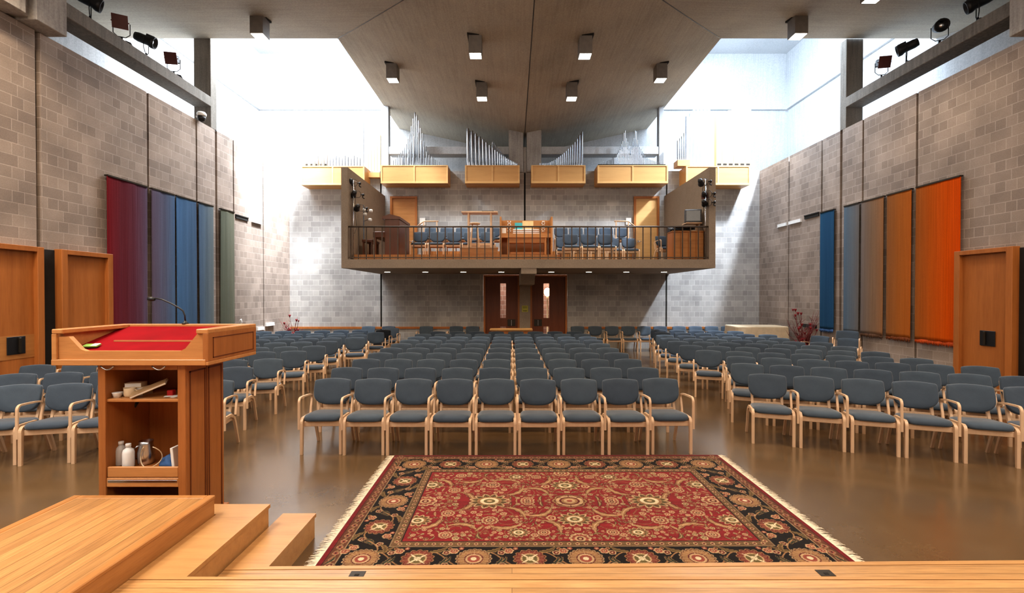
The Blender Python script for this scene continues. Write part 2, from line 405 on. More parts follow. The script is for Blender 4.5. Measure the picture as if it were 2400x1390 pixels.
seam(Ct, (XC, YO)); seam(Ct, (XC, YF)); seam(Ct, (XOL, YC)); seam(Ct, (XOR, YC))
for cx in (Wx0, Wx1):
    for cy in (Wy0, Wy1): seam(Ct, (cx, cy))
obj('fold_seam', q, M['bronze'], ce)
# light towers: roof and glazed inner sides
tb = MB()
for (x0, x1) in ((XOL-.3, Wx0), (Wx1, XOR+.3)):
    tb.box(x0, x1, Wy1, YO+.3, TT, TT+.2); tb.box(x0, x1, YF-.3, Wy0, TT, TT+.2)
struct('ceiling_tower', tb, M['conc_light'])
M['pane'] = plain('frosted_pane', (.8, .82, .85, 1), .4, var=.02)
wn = 0
def tower_window(x0, x1, y0, y1):
    global wn; wn += 1
    e = structE('window_%d' % wn)
    p = MB(); p.box(x0-.01, x1+.01, y0-.01, y1+.01, 9.34, TT); obj('pane', p, M['pane'], e)
    fr = MB()
    L = max(x1-x0, y1-y0); n = 5
    for i in range(n+1):
        if x1-x0 > y1-y0: x = x0+(x1-x0)*i/n; fr.box(x-.04, x+.04, y0-.04, y1+.04, 9.34, TT)
        else: y = y0+(y1-y0)*i/n; fr.box(x0-.04, x1+.04, y-.04, y+.04, 9.34, TT)
    obj('window_frame', fr, M['bronze'], e)
tower_window(Wx0+.05, Wx0+.06, Wy1, YO); tower_window(XOL, Wx0, Wy1-.06, Wy1-.05)
tower_window(Wx1-.06, Wx1-.05, Wy1, YO); tower_window(Wx1, XOR, Wy1-.06, Wy1-.05)
tower_window(Wx0+.05, Wx0+.06, YF, Wy0); tower_window(XOL, Wx0, Wy0+.05, Wy0+.06)
tower_window(Wx1-.06, Wx1-.05, YF, Wy0); tower_window(Wx1, XOR, Wy0+.05, Wy0+.06)
b = MB(); b.box(XOL-.3, XOR+.3, YF-.3, YF-.05, 8.9, TT); struct('wall_front_upper', b, M['conc_light'])
# concrete columns and beams above the walls
def column(x0, x1, y0, y1, z0=WT, z1=9.33, m='conc'):
    b = MB(); b.box(x0, x1, y0, y1, z0, z1, bev=.01); return struct('concrete_column', b, M[m])
column(XL-.48, XL, 13.33, 13.6); column(XR, XR+.48, 13.37, 13.62); column(XL-.48, XL, 2.6, 2.87); column(XR, XR+.48, 2.6, 2.87)
column(-5.0, -4.72, YB, YB+.28, m='conc_light'); column(5.62, 5.8, YB, YB+.28, m='conc_light')  # back columns get paler concrete to paint in the light they catch
def beam(x0, x1, y0, y1, z0, z1, m='conc'):
    b = MB(); b.box(x0, x1, y0, y1, z0, z1, bev=.012); return struct('concrete_beam', b, M[m])
beam(XL-.46, XL+.02, 8.75, 13.32, 7.38, 7.66); beam(XR-.02, XR+.46, 8.75, 13.36, 7.38, 7.66)
beam(-4.72, -.12, YB+.02, YB+.5, 7.45, 7.74, 'conc_light'); beam(1.12, 5.62, YB+.02, YB+.5, 7.45, 7.74, 'conc_light')  # back beams share that pale tone, standing for light on them
def pier(pts_boxes):
    b = MB()
    for q in pts_boxes: b.box(*q, bev=.01)
    return struct('concrete_pier', b, M['conc_mid'])
pier([(XL-.5, XL+.34, 7.4, 7.95, WT+.01, 8.55), (XL-.5, XL+.34, 8.12, 8.68, WT+.01, 8.55), (XL-.5, XL+.2, 7.95, 8.12, WT+.05, 8.4)])
pier([(XR-.34, XR+.5, 7.4, 7.95, WT+.01, 8.55), (XR-.34, XR+.5, 8.12, 8.68, WT+.01, 8.55), (XR-.2, XR+.5, 7.95, 8.12, WT+.05, 8.4)])
pier([(-.13, .43, YB-.05, YB+.4, WT-.06, 8.35), (.56, 1.12, YB-.05, YB+.4, WT-.06, 8.35), (.43, .56, YB+.02, YB+.4, WT-.06, 7.72)])
# rails on the back wall
b = MB(); b.box(XL+.02, DX0-.12, YB-.04, YB, .76, .84); b.box(DX1+.12, XR-1.6, YB-.04, YB, .76, .84); struct('trim_2', b, M['door_wood'])
# ------------------------------------------------------------------ balcony
BX0, BX1, BY = -5.05, 6.02, 13.9
bal = structE('balcony', (0, 0, 0))
b = MB(); b.box(BX0, BX1, BY, YB, 2.86, 3.12); obj('floor_slab', b, M['conc_balc'], bal)
b = MB(); b.box(BX0, BX0+.19, BY, YB, 3.12, 5.84); obj('side_wall', b, M['conc_balc'], bal)
b = MB(); b.box(BX1-.19, BX1, BY, YB, 3.12, 5.84); obj('side_wall', b, M['conc_balc'], bal)
b = MB(); b.xprism([(BY+.02, 2.87), (BY+.02, 2.69), (BY+.9, 2.69), (BY+1.3, 2.4), (YB, 2.4), (YB, 2.87)], .27, .73); obj('support_beam', b, M['conc_balc'], bal)
b = MB(); b.box(.29, .70, 17.9, 18.25, 0, 2.5); pc = struct('concrete_column', b, M['conc_balc'])
rail = MB(); rail.tube([(BX0+.19, BY+.06, 4.09), (BX1-.19, BY+.06, 4.09)], .026, 8); rail.box(BX0+.19, BX1-.19, BY+.045, BY+.075, 3.16, 3.19)
rl = obj('railing', rail, M['rail'], bal)
nb = 46
bm_ = MB(); bm_.box(-.014, .014, -.014, .014, 3.12, 4.08); bmesh_b = bm_.mesh('baluster', M['rail'])
for i in range(nb):
    x = BX0+.25+(BX1-BX0-.5)*i/(nb-1)
    o = obj('baluster', bmesh_b, None, rl); o.location = (x, BY+.06, 0)
for px in (908, 997, 1086, 1175, 1292, 1380, 1468, 1556):
    x = (px-1200)*16.2/F
    t = bpy.data.objects.new('downlight', None); link(t); t.location = (x, 16.2, 2.86)
    n_ = [908, 997, 1086, 1175, 1292, 1380, 1468, 1556].index(px)+1
    tag(t, '%s recessed round downlight from the left under the balcony slab' % ['first','second','third','fourth','fifth','sixth','seventh','last'][n_-1], 'ceiling light', 'downlights under the balcony')
    q = MB(); q.lathe([(.10, 0), (.13, -.012), (.13, 0)], 20); obj('trim_ring', q, M['fixture'], t)
    q = MB(); q.lathe([(.095, -.014), (.095, -.002)], 20); obj('lens', q, M['lens2'], t)
    l = bpy.data.lights.new('downlight_lamp', 'SPOT'); l.energy = 42; l.color = (1, .72, .42); l.spot_size = radians(115); l.spot_blend = .6; l.shadow_soft_size = .08
    lo = bpy.data.objects.new('downlight_lamp', l); COL.objects.link(lo); lo.location = (x, 16.2, 2.82)
# ------------------------------------------------------------------ doors
def leaf_door(n, X0, X1, z0, z1, Y, dark, handle_side, windows=False):
    e = structE('door_%d' % n, (0, 0, 0)); fm = M['door_dark'] if dark else M['door_wood']
    fw = .07
    q = MB(); q.box(X0, X0+fw, Y-.03, Y+.12, z0, z1); q.box(X1-fw, X1, Y-.03, Y+.12, z0, z1); q.box(X0+fw, X1-fw, Y-.03, Y+.12, z1-fw, z1); obj('door_frame', q, M['door_wood'], e)
    a0, a1, b1 = X0+fw, X1-fw, z1-fw
    if windows:
        wx0, wx1 = windows
        q = MB(); q.box(a0, wx0, Y+.05, Y+.1, z0, b1); q.box(wx1, a1, Y+.05, Y+.1, z0, b1)
        for (s0, s1) in ((z0, .55), (.84, 1.17), (2.5, b1)): q.box(wx0, wx1, Y+.05, Y+.1, s0, s1)
        lf = obj('door_leaf', q, fm, e)
        q = MB(); q.box(wx0, wx1, Y+.07, Y+.08, 1.17, 2.5); obj('window_pane', q, M['glass'], lf)
        q = MB(); q.box(wx0, wx1, Y+.07, Y+.08, .55, .84); obj('window_pane', q, M['glass'], lf)
    else:
        q = MB(); q.box(a0, a1, Y+.03, Y+.08, z0, b1); lf = obj('door_leaf', q, fm, e)
    if handle_side is not None:
        hx = handle_side
        q = MB(); q.box(hx-.15, hx+.15, Y+.035, Y+.05, .86, 1.12, bev=.004); hp = obj('handle_plate', q, M['bronze'], e)
        q = MB(); q.box(hx-.015, hx+.015, Y-.0, Y+.036, .88, 1.1, bev=.004); obj('handle', q, M['steel'], hp)
    return e
leaf_door(1, DX0+.02, .29, 0, DZ-.02, YB, True, -.02, (-.45, -.23))
leaf_door(2, .70, DX1-.02, 0, DZ-.02, YB, True, 1.0, (1.21, 1.43))
def flat_door(n, X0, X1, z1):
    e = structE('door_%d' % n); z0 = 3.12
    q = MB(); q.box(X0, X0+.08, YB-.08, YB, z0, z1); q.box(X1-.08, X1, YB-.08, YB, z0, z1); q.box(X0+.08, X1-.08, YB-.08, YB, z1-.08, z1); obj('door_frame', q, M['door_wood'], e)
    q = MB(); q.box(X0+.08, X1-.08, YB-.03, YB, z0, z1-.08); obj('door_leaf', q, M['organ_frame'] if n == 4 else M['console'], e)
    q = MB(); q.tube([(X0+.16 if n == 4 else X1-.16, YB-.09, 4.1), (X0+.28 if n == 4 else X1-.28, YB-.09, 4.1)], .012); q.box(X0+.14 if n == 4 else X1-.18, X0+.18 if n == 4 else X1-.14, YB-.09, YB-.03, 4.06, 4.14); obj('handle', q, M['steel'], e)
flat_door(3, -4.65, -3.62, 5.82); flat_door(4, 4.65, 5.62, 5.82)
M['push'] = wood('oak_push_band', (.42, .19, .06, 1), 'y', .42, .35, .15)
M['leaf_brown'] = wood('oak_leaf_brown', (.26, .14, .065, 1), 'z', .5, .4, .15)
def portal(n, side, y0, y1, z1, plate_y):
    e = structE('door_%d' % n); s = 1 if side == 'l' else -1; xw = XL if side == 'l' else XR
    f = xw+.15*s; fw = .12
    q = MB(); q.box(xw, f, y0, y0+fw, 0, z1, bev=.006); q.box(xw, f, y1-fw, y1, 0, z1, bev=.006); q.box(xw, f, y0+fw, y1-fw, z1-fw*.75, z1, bev=.006); obj('door_frame', q, M['door_wood'], e)
    q = MB(); q.box(xw, xw+.07*s, y0+fw, y1-fw, 0, z1-fw*.75); lf = obj('door_leaf', q, M['door_wood'], e)
    if n == 5: q = MB(); q.box(xw+.07*s, xw+.076*s, y0+fw, y1-fw, .98, 1.38); obj('push_band', q, M['push'], lf)
    q = MB(); q.box(xw+.076*s, xw+.088*s, plate_y-.15, plate_y+.15, 1.06, 1.36, bev=.004); hp = obj('handle_plate', q, M['black'], e)
    q = MB(); q.box(xw+.088*s, xw+.12*s, plate_y+.02, plate_y+.06, 1.08, 1.34, bev=.004); obj('handle', q, M['bronze'], hp)
portal(5, 'l', 7.3, 8.41, 2.92, 7.98); portal(6, 'l', 8.735, 9.86, 2.92, 9.2)
portal(7, 'r', 8.76, 9.92, 2.98, 9.27); portal(8, 'r', 7.3, 8.42, 2.98, 8.0)
b = MB(); b.box(XL-.0, XL+.015, 8.41, 8.735, 0, 2.9); b.box(XR-.015, XR, 8.42, 8.76, 0, 2.95); struct('dark_recess_sheet', b, M['dark'])  # flat dark sheets painted for the shadowed gap between paired doors
# lobby beyond the back doors
def simple(name, mb, m, label, cat, group=None): return tag(obj(name, mb, m), label, cat, group)
b = MB(); b.box(-3.0, 4.0, 20.2, 20.5, 0, 3.4); struct('wall_lobby_back', b, block('lobby_brick', 'x', (.42, .25, .21, 1), (.34, .19, .16, 1), (.55, .5, .47, 1)))
t = thing('globe_lamp', 'glowing globe lamp seen through right back door window', 'lamp', (P(1283, 690, 19.6)[0], 19.6, 0))
q = MB(); q.lathe([(.16, 0), (.16, .03), (.03, .05), (.025, 1.9), (.05, 2.0)], 14); obj('post', q, M['cream'], t)
q = MB(); q.lathe([(.02, 2.0), (.10, 2.04), (.14, 2.14), (.13, 2.25), (.07, 2.33), (.01, 2.35)], 16); obj('globe', q, M['bulb'], t)
# signs on the back doors' middle column
t = thing('wall_sign', 'small yellow notice on concrete column between back doors', 'sign', (.495, 17.9, 1.53))
q = MB(); q.box(-.115, .115, -.012, 0, -.12, .12); obj('board', q, plain('yellow_sign', (.42, .38, .06, 1), .6), t)
q = MB()
for z, w in ((.075, .085), (.035, .08), (-.06, .085), (-.085, .07)): q.box(-w, w, -.014, -.012, z-.009, z+.009)
obj('lettering', q, plain('sign_print', (.14, .13, .03, 1), .6), t)
# vents and strips high on the side walls
for nm, sx, px0, px1, py, lab in (('wall_vent', 'l', 552, 581, 511, 'thin black slot vent on left block wall beyond the banners'), ('wall_vent', 'r', 1886, 1919, 506, 'thin black slot vent high on right block wall')):
    X = XL if sx == 'l' else XR; s = 1 if sx == 'l' else -1
    y0, y1 = sorted((abs(X)*F/abs(px0-1200), abs(X)*F/abs(px1-1200))); z = CZ+(690-py)*(y0+y1)/2/F
    q = MB(); q.box(X, X+.03*s, y0, y1, z-.06, z+.06); q.box(X+.03*s, X+.045*s, y0, y1, z+.03, z+.06); simple(nm, q, M['dark'], lab, 'vent')
for sx, px0, px1, py, lab in (('l', 590, 612, 519, 'white strip fixture high on left block wall near the corner'), ('r', 1850, 1878, 519, 'pale strip fixture nearer the slot vent on right wall'), ('r', 1824, 1844, 527, 'pale strip fixture nearest the back corner on right wall'), ('l', 601, 616, 769, 'white low strip on left wall behind pulpit desk'), ('l', 621, 640, 759, 'white low strip on left wall beside red branches'), ('r', 1885, 1915, 763, 'black low strip on right wall behind red branches')):
    X = XL if sx == 'l' else XR; s = 1 if sx == 'l' else -1
    y0, y1 = sorted((abs(X)*F/abs(px0-1200), abs(X)*F/abs(px1-1200))); z = CZ+(690-py)*(y0+y1)/2/F
    q = MB(); q.box(X, X+.05*s, y0, y1, z-.05, z+.04); q.box(X, X+.06*s, y0, y1, z-.07, z-.05); simple('wall_strip', q, M['black'] if 'black' in lab else M['white'], lab, 'wall strip')
# white hook phone on left wall
q = MB(); q.tube([(XL+.04, 14.6, 1.25), (XL+.07, 14.62, 1.3), (XL+.07, 14.66, 1.2), (XL+.04, 14.66, 1.1)], .025); simple('wall_telephone', q, M['white'], 'small white handset hanging on left block wall beyond banners', 'telephone')
# security camera
t = thing('security_camera', 'black and white dome camera on top of left block wall', 'camera', (XL+.1, 12.78, 6.85))
q = MB(); q.lathe([(.02, .05), (.11, .06), (.12, .12), (.09, .17), (.01, .18)], 16); q.box(-.14, .02, -.03, .03, .03, .07); obj('mount', q, M['white'], t)
q = MB(); q.lathe([(.01, -.09), (.07, -.06), (.1, 0), (.1, .06)], 16); obj('dome', q, M['black'], t)
# ------------------------------------------------------------------ banners
def banner(side, px0, px1, mat, label, k, fringe=None, sag=0):
    X = XL if side == 'l' else XR; s = 1 if side == 'l' else -1
    y0, y1 = sorted((abs(X+.07*s)*F/abs(px0-1200), abs(X+.07*s)*F/abs(px1-1200)))
    z0, z1 = 1.04, 4.57; ny, nz = 48, 40
    t = thing('woven_banner', label, 'banner', (X+.05*s, y0, z0), 0, 'woven wall banners on the %s wall' % ('left' if s > 0 else 'right'))
    vs = []
    W = y1-y0; H = z1-z0; rnd = random.Random(k)
    ph = [rnd.uniform(0, 6.28) for _ in range(4)]
    for side_ in (0, 1):
        for j in range(nz+1):
            for i in range(ny+1):
                u = i/ny*W; v = j/nz*H; a = (1-v/H)*.6+.25
                w = a*(.016*sin(u*9+ph[0]+.3*v)+.012*sin(u*17+ph[1]-.5*v)+.007*sin(u*31+ph[2]))*(1.0 if s > 0 else .45)
                vs.append(((w+.02)*s+(.012*s if side_ else 0), u, v+sag*.02*sin(u*3)*(1-v/H)))
    N = (ny+1)*(nz+1); fs = []
    for j in range(nz):
        for i in range(ny):
            a = j*(ny+1)+i; fs += [(a, a+1, a+ny+2, a+ny+1), (N+a, N+a+ny+1, N+a+ny+2, N+a+1)]
    for j in range(nz):
        for i in (0, ny): a = j*(ny+1)+i; fs.append((a, a+ny+1, N+a+ny+1, N+a))
    for i in range(ny):
        for j in (0, nz): a = j*(ny+1)+i; fs.append((a, a+1, N+a+1, N+a))
    q = MB(); q.add(vs, fs, True); obj('cloth', q, mat, t)
    q = MB(); q.box(-.03*s, .05*s, 0, W, H-.02, H+.012); obj('top_rail', q, M['bronze'], t)
    if fringe:
        q = MB(); n = int(W/.022)
        for i in range(n):
            u = (i+.5)*W/n; l = .07+.04*rnd.random(); o = rnd.uniform(-.008, .008)
            q.tube([(.026*s, u, .01), (.034*s+o, u+o, -l*.5), (.03*s, u+o*2, -l)], [.008, .010, .004], 5)
        obj('fringe', q, fringe, t)
banner('l', 252, 346, mk_banner('banner_maroon', [(116, 34, 42), (102, 44, 54), (98, 56, 70), (98, 84, 104)]), 'maroon to purple woven banner, nearest on left wall beside oak door', 1)
banner('l', 356, 410, mk_banner('banner_mauve', [(98, 88, 106), (94, 96, 116), (84, 108, 138)]), 'mauve and dusty blue woven banner beside the maroon one', 2)
banner('l', 413, 460, mk_banner('banner_blue', [(74, 106, 142), (78, 106, 138), (76, 98, 124)]), 'sky blue woven banner, middle of five on left wall', 3)
banner('l', 466, 500, mk_banner('banner_grey', [(80, 100, 124), (94, 110, 124), (112, 122, 126)]), 'blue grey woven banner beyond the sky blue one', 4)
banner('l', 518, 549, mk_banner('banner_sage', [(96, 102, 92), (110, 114, 102), (118, 120, 106)]), 'grey green woven banner, farthest on left wall', 5)
banner('r', 1954, 1922, mk_banner('banner_deepblue', [(46, 84, 116), (44, 80, 112), (48, 88, 120)], .3), 'deep blue woven banner, farthest on right wall', 6, M['blue_cloth'])
banner('r', 2013, 1978, mk_banner('banner_slate', [(110, 106, 104), (104, 112, 120), (92, 112, 130)], .3), 'slate grey woven banner beyond the brown ones', 7)
banner('r', 2070, 2018, mk_banner('banner_umber', [(146, 106, 74), (130, 106, 86), (116, 108, 104)], .4), 'grey to umber brown woven banner, middle on right wall', 8, plain('umber_fringe', srgb(96, 66, 46), .9))
banner('r', 2135, 2078, mk_banner('banner_ochre', [(172, 98, 38), (160, 98, 46), (136, 92, 56)], .4), 'brown ochre woven banner next to the orange one', 9, plain('ochre_fringe', srgb(120, 62, 24), .9))
banner('r', 2250, 2146, mk_banner('banner_orange', [(200, 80, 8), (196, 86, 12), (178, 90, 26), (148, 90, 42)], .4), 'bright orange woven banner, nearest on right wall beside door', 10, plain('orange_fringe', srgb(178, 74, 16), .9))
# ------------------------------------------------------------------ organ
def unit_pipe(name, mat, foot=.16, n=9):
    q = MB(); q.lathe([(.22, 0), (1.0, foot), (1.0, foot+.02), (1.0, 1.0), (.86, 1.0), (.86, .97)], n)
    me = q.mesh(name, mat); return me
PM = unit_pipe('organ_pipe_mesh', M['tin']); PM2 = unit_pipe('organ_pipe_tall_mesh', M['tin_pale'], .14, 12); PM3 = unit_pipe('organ_pipe_steel_mesh', M['steel'], .14)  # last mesh is the steel pipe for rear and small rows
def pipe(par, me, x, y, z, r, h):
    o = bpy.data.objects.new('pipe', me); link(o, par); o.location = (x-par.location.x, y-par.location.y, z-par.location.z); o.scale = (r, r, h); return o
def chest(label, px0, px1, py0, py1, panels, mats=('organ', 'organ_frame')):
    Y = 17.3; x0, zt = P(px0, py0, Y); x1, zb = P(px1, py1, Y)
    t = thing('organ_chest', label, 'pipe organ', ((x0+x1)/2, Y+.35, zb), 0, 'pipe organ chests hung on the back wall')
    w = (x1-x0)/2; h = zt-zb; d = .35
    q = MB(); q.box(-w, w, -d+.02, d, 0, h); obj('case', q, M[mats[0]], t)
    q = MB(); f = .055
    q.box(-w, w, -d, -d+.02, 0, f*1.3); q.box(-w, w, -d, -d+.02, h-f*.6, h)
    for i in range(panels+1):
        c = -w+2*w*i/panels; a = c-f/2; 
        if i == 0: a = -w
        if i == panels: a = w-f
        q.box(a, a+f, -d, -d+.02, f*1.3, h-f*.6)
    obj('panel_frame', q, M[mats[1]], t)
    return t, zt
tb_ = np.interp
def row(t, me, xs, tops, Y, zt, rad, base=0):
    for x, py in zip(xs, tops):
        X, Z = P(x, py, Y); pipe(t, me, X, Y, zt+base, rad if not callable(rad) else rad(Z-zt), max(.08, Z-zt-base))
c1, z1 = chest('honey oak organ chest with pyramid of pipes, above left balcony door', 893, 1050, 388, 430, 2)
Lh = lambda d: tb_(d, [0, 3, 9, 14, 22, 30, 50, 58], [128, 122, 98, 76, 52, 36, 13, 9])
Rh = lambda d: tb_(d, [0, 5, 8, 14, 18, 23, 30, 40, 55], [120, 105, 90, 73, 57, 42, 27, 16, 6])
xs = [976-2.4-i*4.2 for i in range(13)]; row(c1, PM, xs, [388-Lh(976-x) for x in xs], 17.62, z1, lambda h: .011+.008*h)
xs = [978+i*4.3 for i in range(13)]; row(c1, PM, xs, [388-Rh(x-977) for x in xs], 17.6, z1, lambda h: .011+.008*h)
xs = [977-i*6.2 for i in range(1, 7)]+[982+i*6.2 for i in range(6)]; row(c1, PM, xs, [388-max(9, (Lh(abs(x-978)*1.05)*.64)) for x in xs], 17.45, z1, lambda h: .015+.014*h)
c2, z2 = chest('amber oak organ chest with pipes descending to the right', 1090, 1218, 388, 430, 2)
xs = []; x = 1097
while x < 1211: xs.append(x); x += tb_(x, [1097, 1140, 1170, 1210], [9.5, 7.6, 4.6, 3.3])
f2 = lambda x: 388-tb_(x, [1097, 1103, 1116, 1127, 1136, 1145, 1151, 1170, 1190, 1210], [85, 82, 73, 64, 57, 49, 43, 28, 14, 5])
row(c2, PM, xs, [f2(x) for x in xs], 17.45, z2, lambda h: .018+.026*h)
xs = [x+4 for x in xs[:9]]; row(c2, PM3, xs, [f2(x)+3 for x in xs], 17.6, z2, lambda h: .018+.02*h)
xs = [1155+i*3.1 for i in range(12)]; row(c2, PM, xs, [388-tb_(x, [1155, 1160, 1190], [54, 48, 12]) for x in xs], 17.62, z2, lambda h: .014+.012*h)
c3, z3 = chest('amber oak organ chest with pipes climbing to the right', 1245, 1372, 388, 430, 2)
xs = []; x = 1363.5
while x > 1262: xs.append(x); x -= tb_(x, [1262, 1300, 1340, 1363], [3.2, 3.8, 5.0, 6.0])
f3 = lambda x: 388-tb_(x, [1262, 1285, 1300, 1320, 1340, 1347, 1357, 1363], [4, 5, 12, 27, 46, 54, 70, 78])
row(c3, PM, xs, [f3(x) for x in xs], 17.5, z3, lambda h: .010+.018*h)
xs = [x-2.4 for x in xs[:12]]; row(c3, PM3, xs, [f3(x)+2 for x in xs], 17.62, z3, lambda h: .014+.014*h)
c4, z4 = chest('pale oak organ chest with two spiky peaks of thin pipes', 1400, 1565, 388, 430, 2)
d4 = lambda x: tb_(min(abs(x-1463.5) if x < 1476 else 99, abs(x-1488) if x >= 1476 else 99), [0, 2, 4, 8, 14, 22, 32, 62], [84, 80, 64, 50, 38, 24, 14, 5])
xs = [1406+i*2.9 for i in range(49)]; rr_ = random.Random(3)
row(c4, PM, xs, [388-max(4, d4(x)*rr_.uniform(.9, 1)) for x in xs], 17.55, z4, lambda h: .008+.007*h)
xs = [1440+i*3 for i in range(24)]; row(c4, PM2, xs, [388-min(42, max(5, d4(x)*rr_.uniform(.5, .8))) for x in xs], 17.4, z4, lambda h: .010+.006*h)
q = MB(); x0, _ = P(1402, 388, 17.3); x1, _ = P(1560, 388, 17.3); q.box(x0-c4.location.x, x1-c4.location.x, -.3, .2, z4-c4.location.z, z4-c4.location.z+.05); obj('toe_board', q, M['bronze'], c4)
# right well chest
c5, z5 = chest('largest pale organ chest with square wooden pipes, right of the balcony', 1607, 1757, 390, 434, 2)
row(c5, PM2, [1608+i*8.6 for i in range(7)], [275, 268, 259, 251.5, 246, 237.5, 230], 17.6, z5, .052)
q = MB(); xa, za = P(1584, 378, 17.6); xb, zb = P(1612, 392, 17.6); q.box(xa-c5.location.x, xb-c5.location.x, -.2, .25, zb-c5.location.z, za-c5.location.z); obj('side_chest', q, M['organ'], c5)
row(c5, PM3, [1587, 1592, 1597, 1602, 1607], [331, 326, 321, 313, 304], 17.6, za, .026)
def square_pipe(par, px, py, w, Y, zt, mat):
    X, Z = P(px, py, Y); q = MB(); r = w/2*Y/F
    q.box(-r, r, -r, r, 0, Z-zt, bev=.004); o = obj('wooden_pipe', q, mat, par); o.location = (X-par.location.x, Y-par.location.y, zt-par.location.z)
    m = MB(); m.box(-r*.7, r*.7, -r-.006, -r+.004, .08, .15); obj('pipe_mouth', m, M['dark'], o)
for i, py in enumerate((276, 272, 263, 251, 241, 233)): square_pipe(c5, 1681.5+i*13.4, py, 12.8, 17.6, z5, M['organ_wood'])
# left well chest (mirror)
c0, z0_ = chest('leftmost pale organ chest washed out by daylight, left of the balcony', 706, 855, 390, 434, 2)
row(c0, PM2, [852-i*8.2 for i in range(8)], [284, 284, 286, 287, 292, 296, 302, 310], 17.6, z0_, .042)
row(c0, PM3, [845-i*7 for i in range(16)], [372-(i % 3)*3 for i in range(16)], 17.4, z0_, .02)
for i in range(5): square_pipe(c0, 722+i*11, 380-i*5, 8, 17.6, z0_, M['organ_wood'])
for i in range(5): square_pipe(c0, 862+i*7, 318, 6.6, 18.9, z0_-.15, M['organ_wood'])
q = MB(); xa, za = P(855, 372, 17.9); xb, zb = P(893, 384, 17.9); q.box(xa-c0.location.x, xb-c0.location.x, .1, .6, z0_-c0.location.z-.3, z0_-c0.location.z-.12); obj('side_chest', q, M['organ'], c0)
# ------------------------------------------------------------------ theatre lamps
def lamp_parts(kind):
    r = []
    q = MB()
    if kind == 'can':
        q.lathe([(.02, -.2), (.075, -.19), (.09, -.12), (.09, .05), (.115, .1), (.115, .16), (.10, .16), (.09, .1)], 18, Matrix.Rotation(pi/2, 4, 'X'))
        q.box(-.03, .03, -.12, .02, .085, .12)
    else:
        q.lathe([(.02, -.16), (.06, -.15), (.08, -.05), (.08, .1)], 16, Matrix.Rotation(pi/2, 4, 'X')); q.box(-.085, .085, -.11, .1, -.08, .08, bev=.02)
    r.append(('housing', q, M['black']))
    q = MB()
    if kind == 'can': q.lathe([(.085, .11), (.01, .125)], 18, Matrix.Rotation(pi/2, 4, 'X')); r.append(('lens', q, M['steel']))
    else:
        q.box(-.12, .12, -.14, -.125, -.12, .12); q.box(-.135, .135, -.118, -.11, -.01, .01); r.append(('colour_frame', q, plain('gel_frame', (.10, .022, .015, 1), .5)))
    return r
LMESH = {}
for k in ('can', 'frame'):
    for nm, q, m in lamp_parts(k): LMESH[(k, nm)] = (q.mesh(nm, m), nm)
yq = MB(); yq.tube([(-.125, 0, .0), (-.125, 0, -.2), (-.06, 0, -.26), (.06, 0, -.26), (.125, 0, -.2), (.125, 0, 0)], .008, 6); YOKE = yq.mesh('yoke', M['black'])
cq = MB(); cq.lathe([(.015, -.40), (.05, -.39), (.055, -.34), (.02, -.31), (.018, -.26)], 10); cq.tube([(.05, 0, -.33), (.12, .02, -.34), (.15, .02, -.40)], .022, 6); CLAMP = cq.mesh('clamp', M['black'])
def stage_lamp(kind, label, X, Y, Z, rz, tilt, group, below=True, scale=1.0):
    t = thing('stage_lamp', label, 'stage light', (X, Y, Z), rz, group); t.scale = (scale,)*3
    for (k, nm), (me, n) in LMESH.items():
        if k == kind:
            o = obj(nm, me, None, t); o.rotation_euler = (tilt, 0, 0)
    y = obj('yoke', YOKE, None, t); c = obj('clamp', CLAMP, None, t)
    if not below: y.rotation_euler = (0, pi/2, 0); c.rotation_euler = (0, pi/2, 0)
    return t
gl = 'stage lights on the left concrete beam'; gr = 'stage lights on the right concrete beam'
for (px, py, k, rz, lab) in ((411, 146, 'frame', .2, 'square-framed stage light nearest the column on left concrete beam'), (347, 92, 'can', 1.9, 'black can stage light, second from the column on left beam'), (290, 60, 'frame', .5, 'square-framed stage light third from the column on left beam'), (217, 18, 'can', 2.2, 'black can stage light farthest from the column on left beam')):
    X = XL-.22; Y = abs(X)*F/(1200-px); stage_lamp(k, lab, X, Y, 8.155, rz, .3, gl, scale=1.2)
for (px, py, k, rz, lab) in ((2062, 148, 'frame', -.2, 'square-framed stage light nearest the column on right concrete beam'), (2120, 105, 'can', -2.2, 'black can stage light, second from the column on right beam'), (2197, 66, 'can', -.5, 'black stage light third from the column on right beam'), (2285, 16, 'can', -2.2, 'black can stage light beside the pier on right beam')):
    X = XR+.22; Y = abs(X)*F/(px-1200); stage_lamp(k, lab, X, Y, 8.155, rz, .3, gr, scale=1.2)
for side, lst in (('l', ((822, 428), (830, 455), (838, 487))), ('r', ((1641, 428), (1651, 456), (1656, 476)))):
    s = 1 if side == 'l' else -1; X0 = BX0+.19 if side == 'l' else BX1-.19
    t = thing('lamp_pole', 'thin black pole for stage lights on %s balcony side wall' % ('left' if s > 0 else 'right'), 'pole', (X0+.07*s, 14.2 if s > 0 else 14.0, 3.12))
    q = MB(); q.tube([(0, 0, 0), (0, 0, 2.4)], .018, 8); q.tube([(0, 0, 2.4), (.0, .3, 2.42)], .014, 6); obj('pole', q, M['steel'], t)
    q = MB(); q.tube([(.02*s, .02, 2.35), (.05*s, .1, 2.1), (.03*s, .05, 1.5), (.06*s, .12, 1.0), (.02*s, .03, .8)], .007, 5); obj('cable', q, M['black'], t)
    for i, (px, py) in enumerate(lst):
        Y = 14.2 if s > 0 else 13.96; Z = CZ-(py-690)*Y/F
        X = min((px-1200)*Y/F, BX1-.31)
        stage_lamp('frame' if (side == 'r' and i == 1) else 'can', '%s stage light down the pole on %s balcony wall' % (('top', 'middle', 'lowest')[i], 'left' if s > 0 else 'right'), X, Y, Z, pi+.5*s, .25, 'stage lights on balcony walls', False, .78)
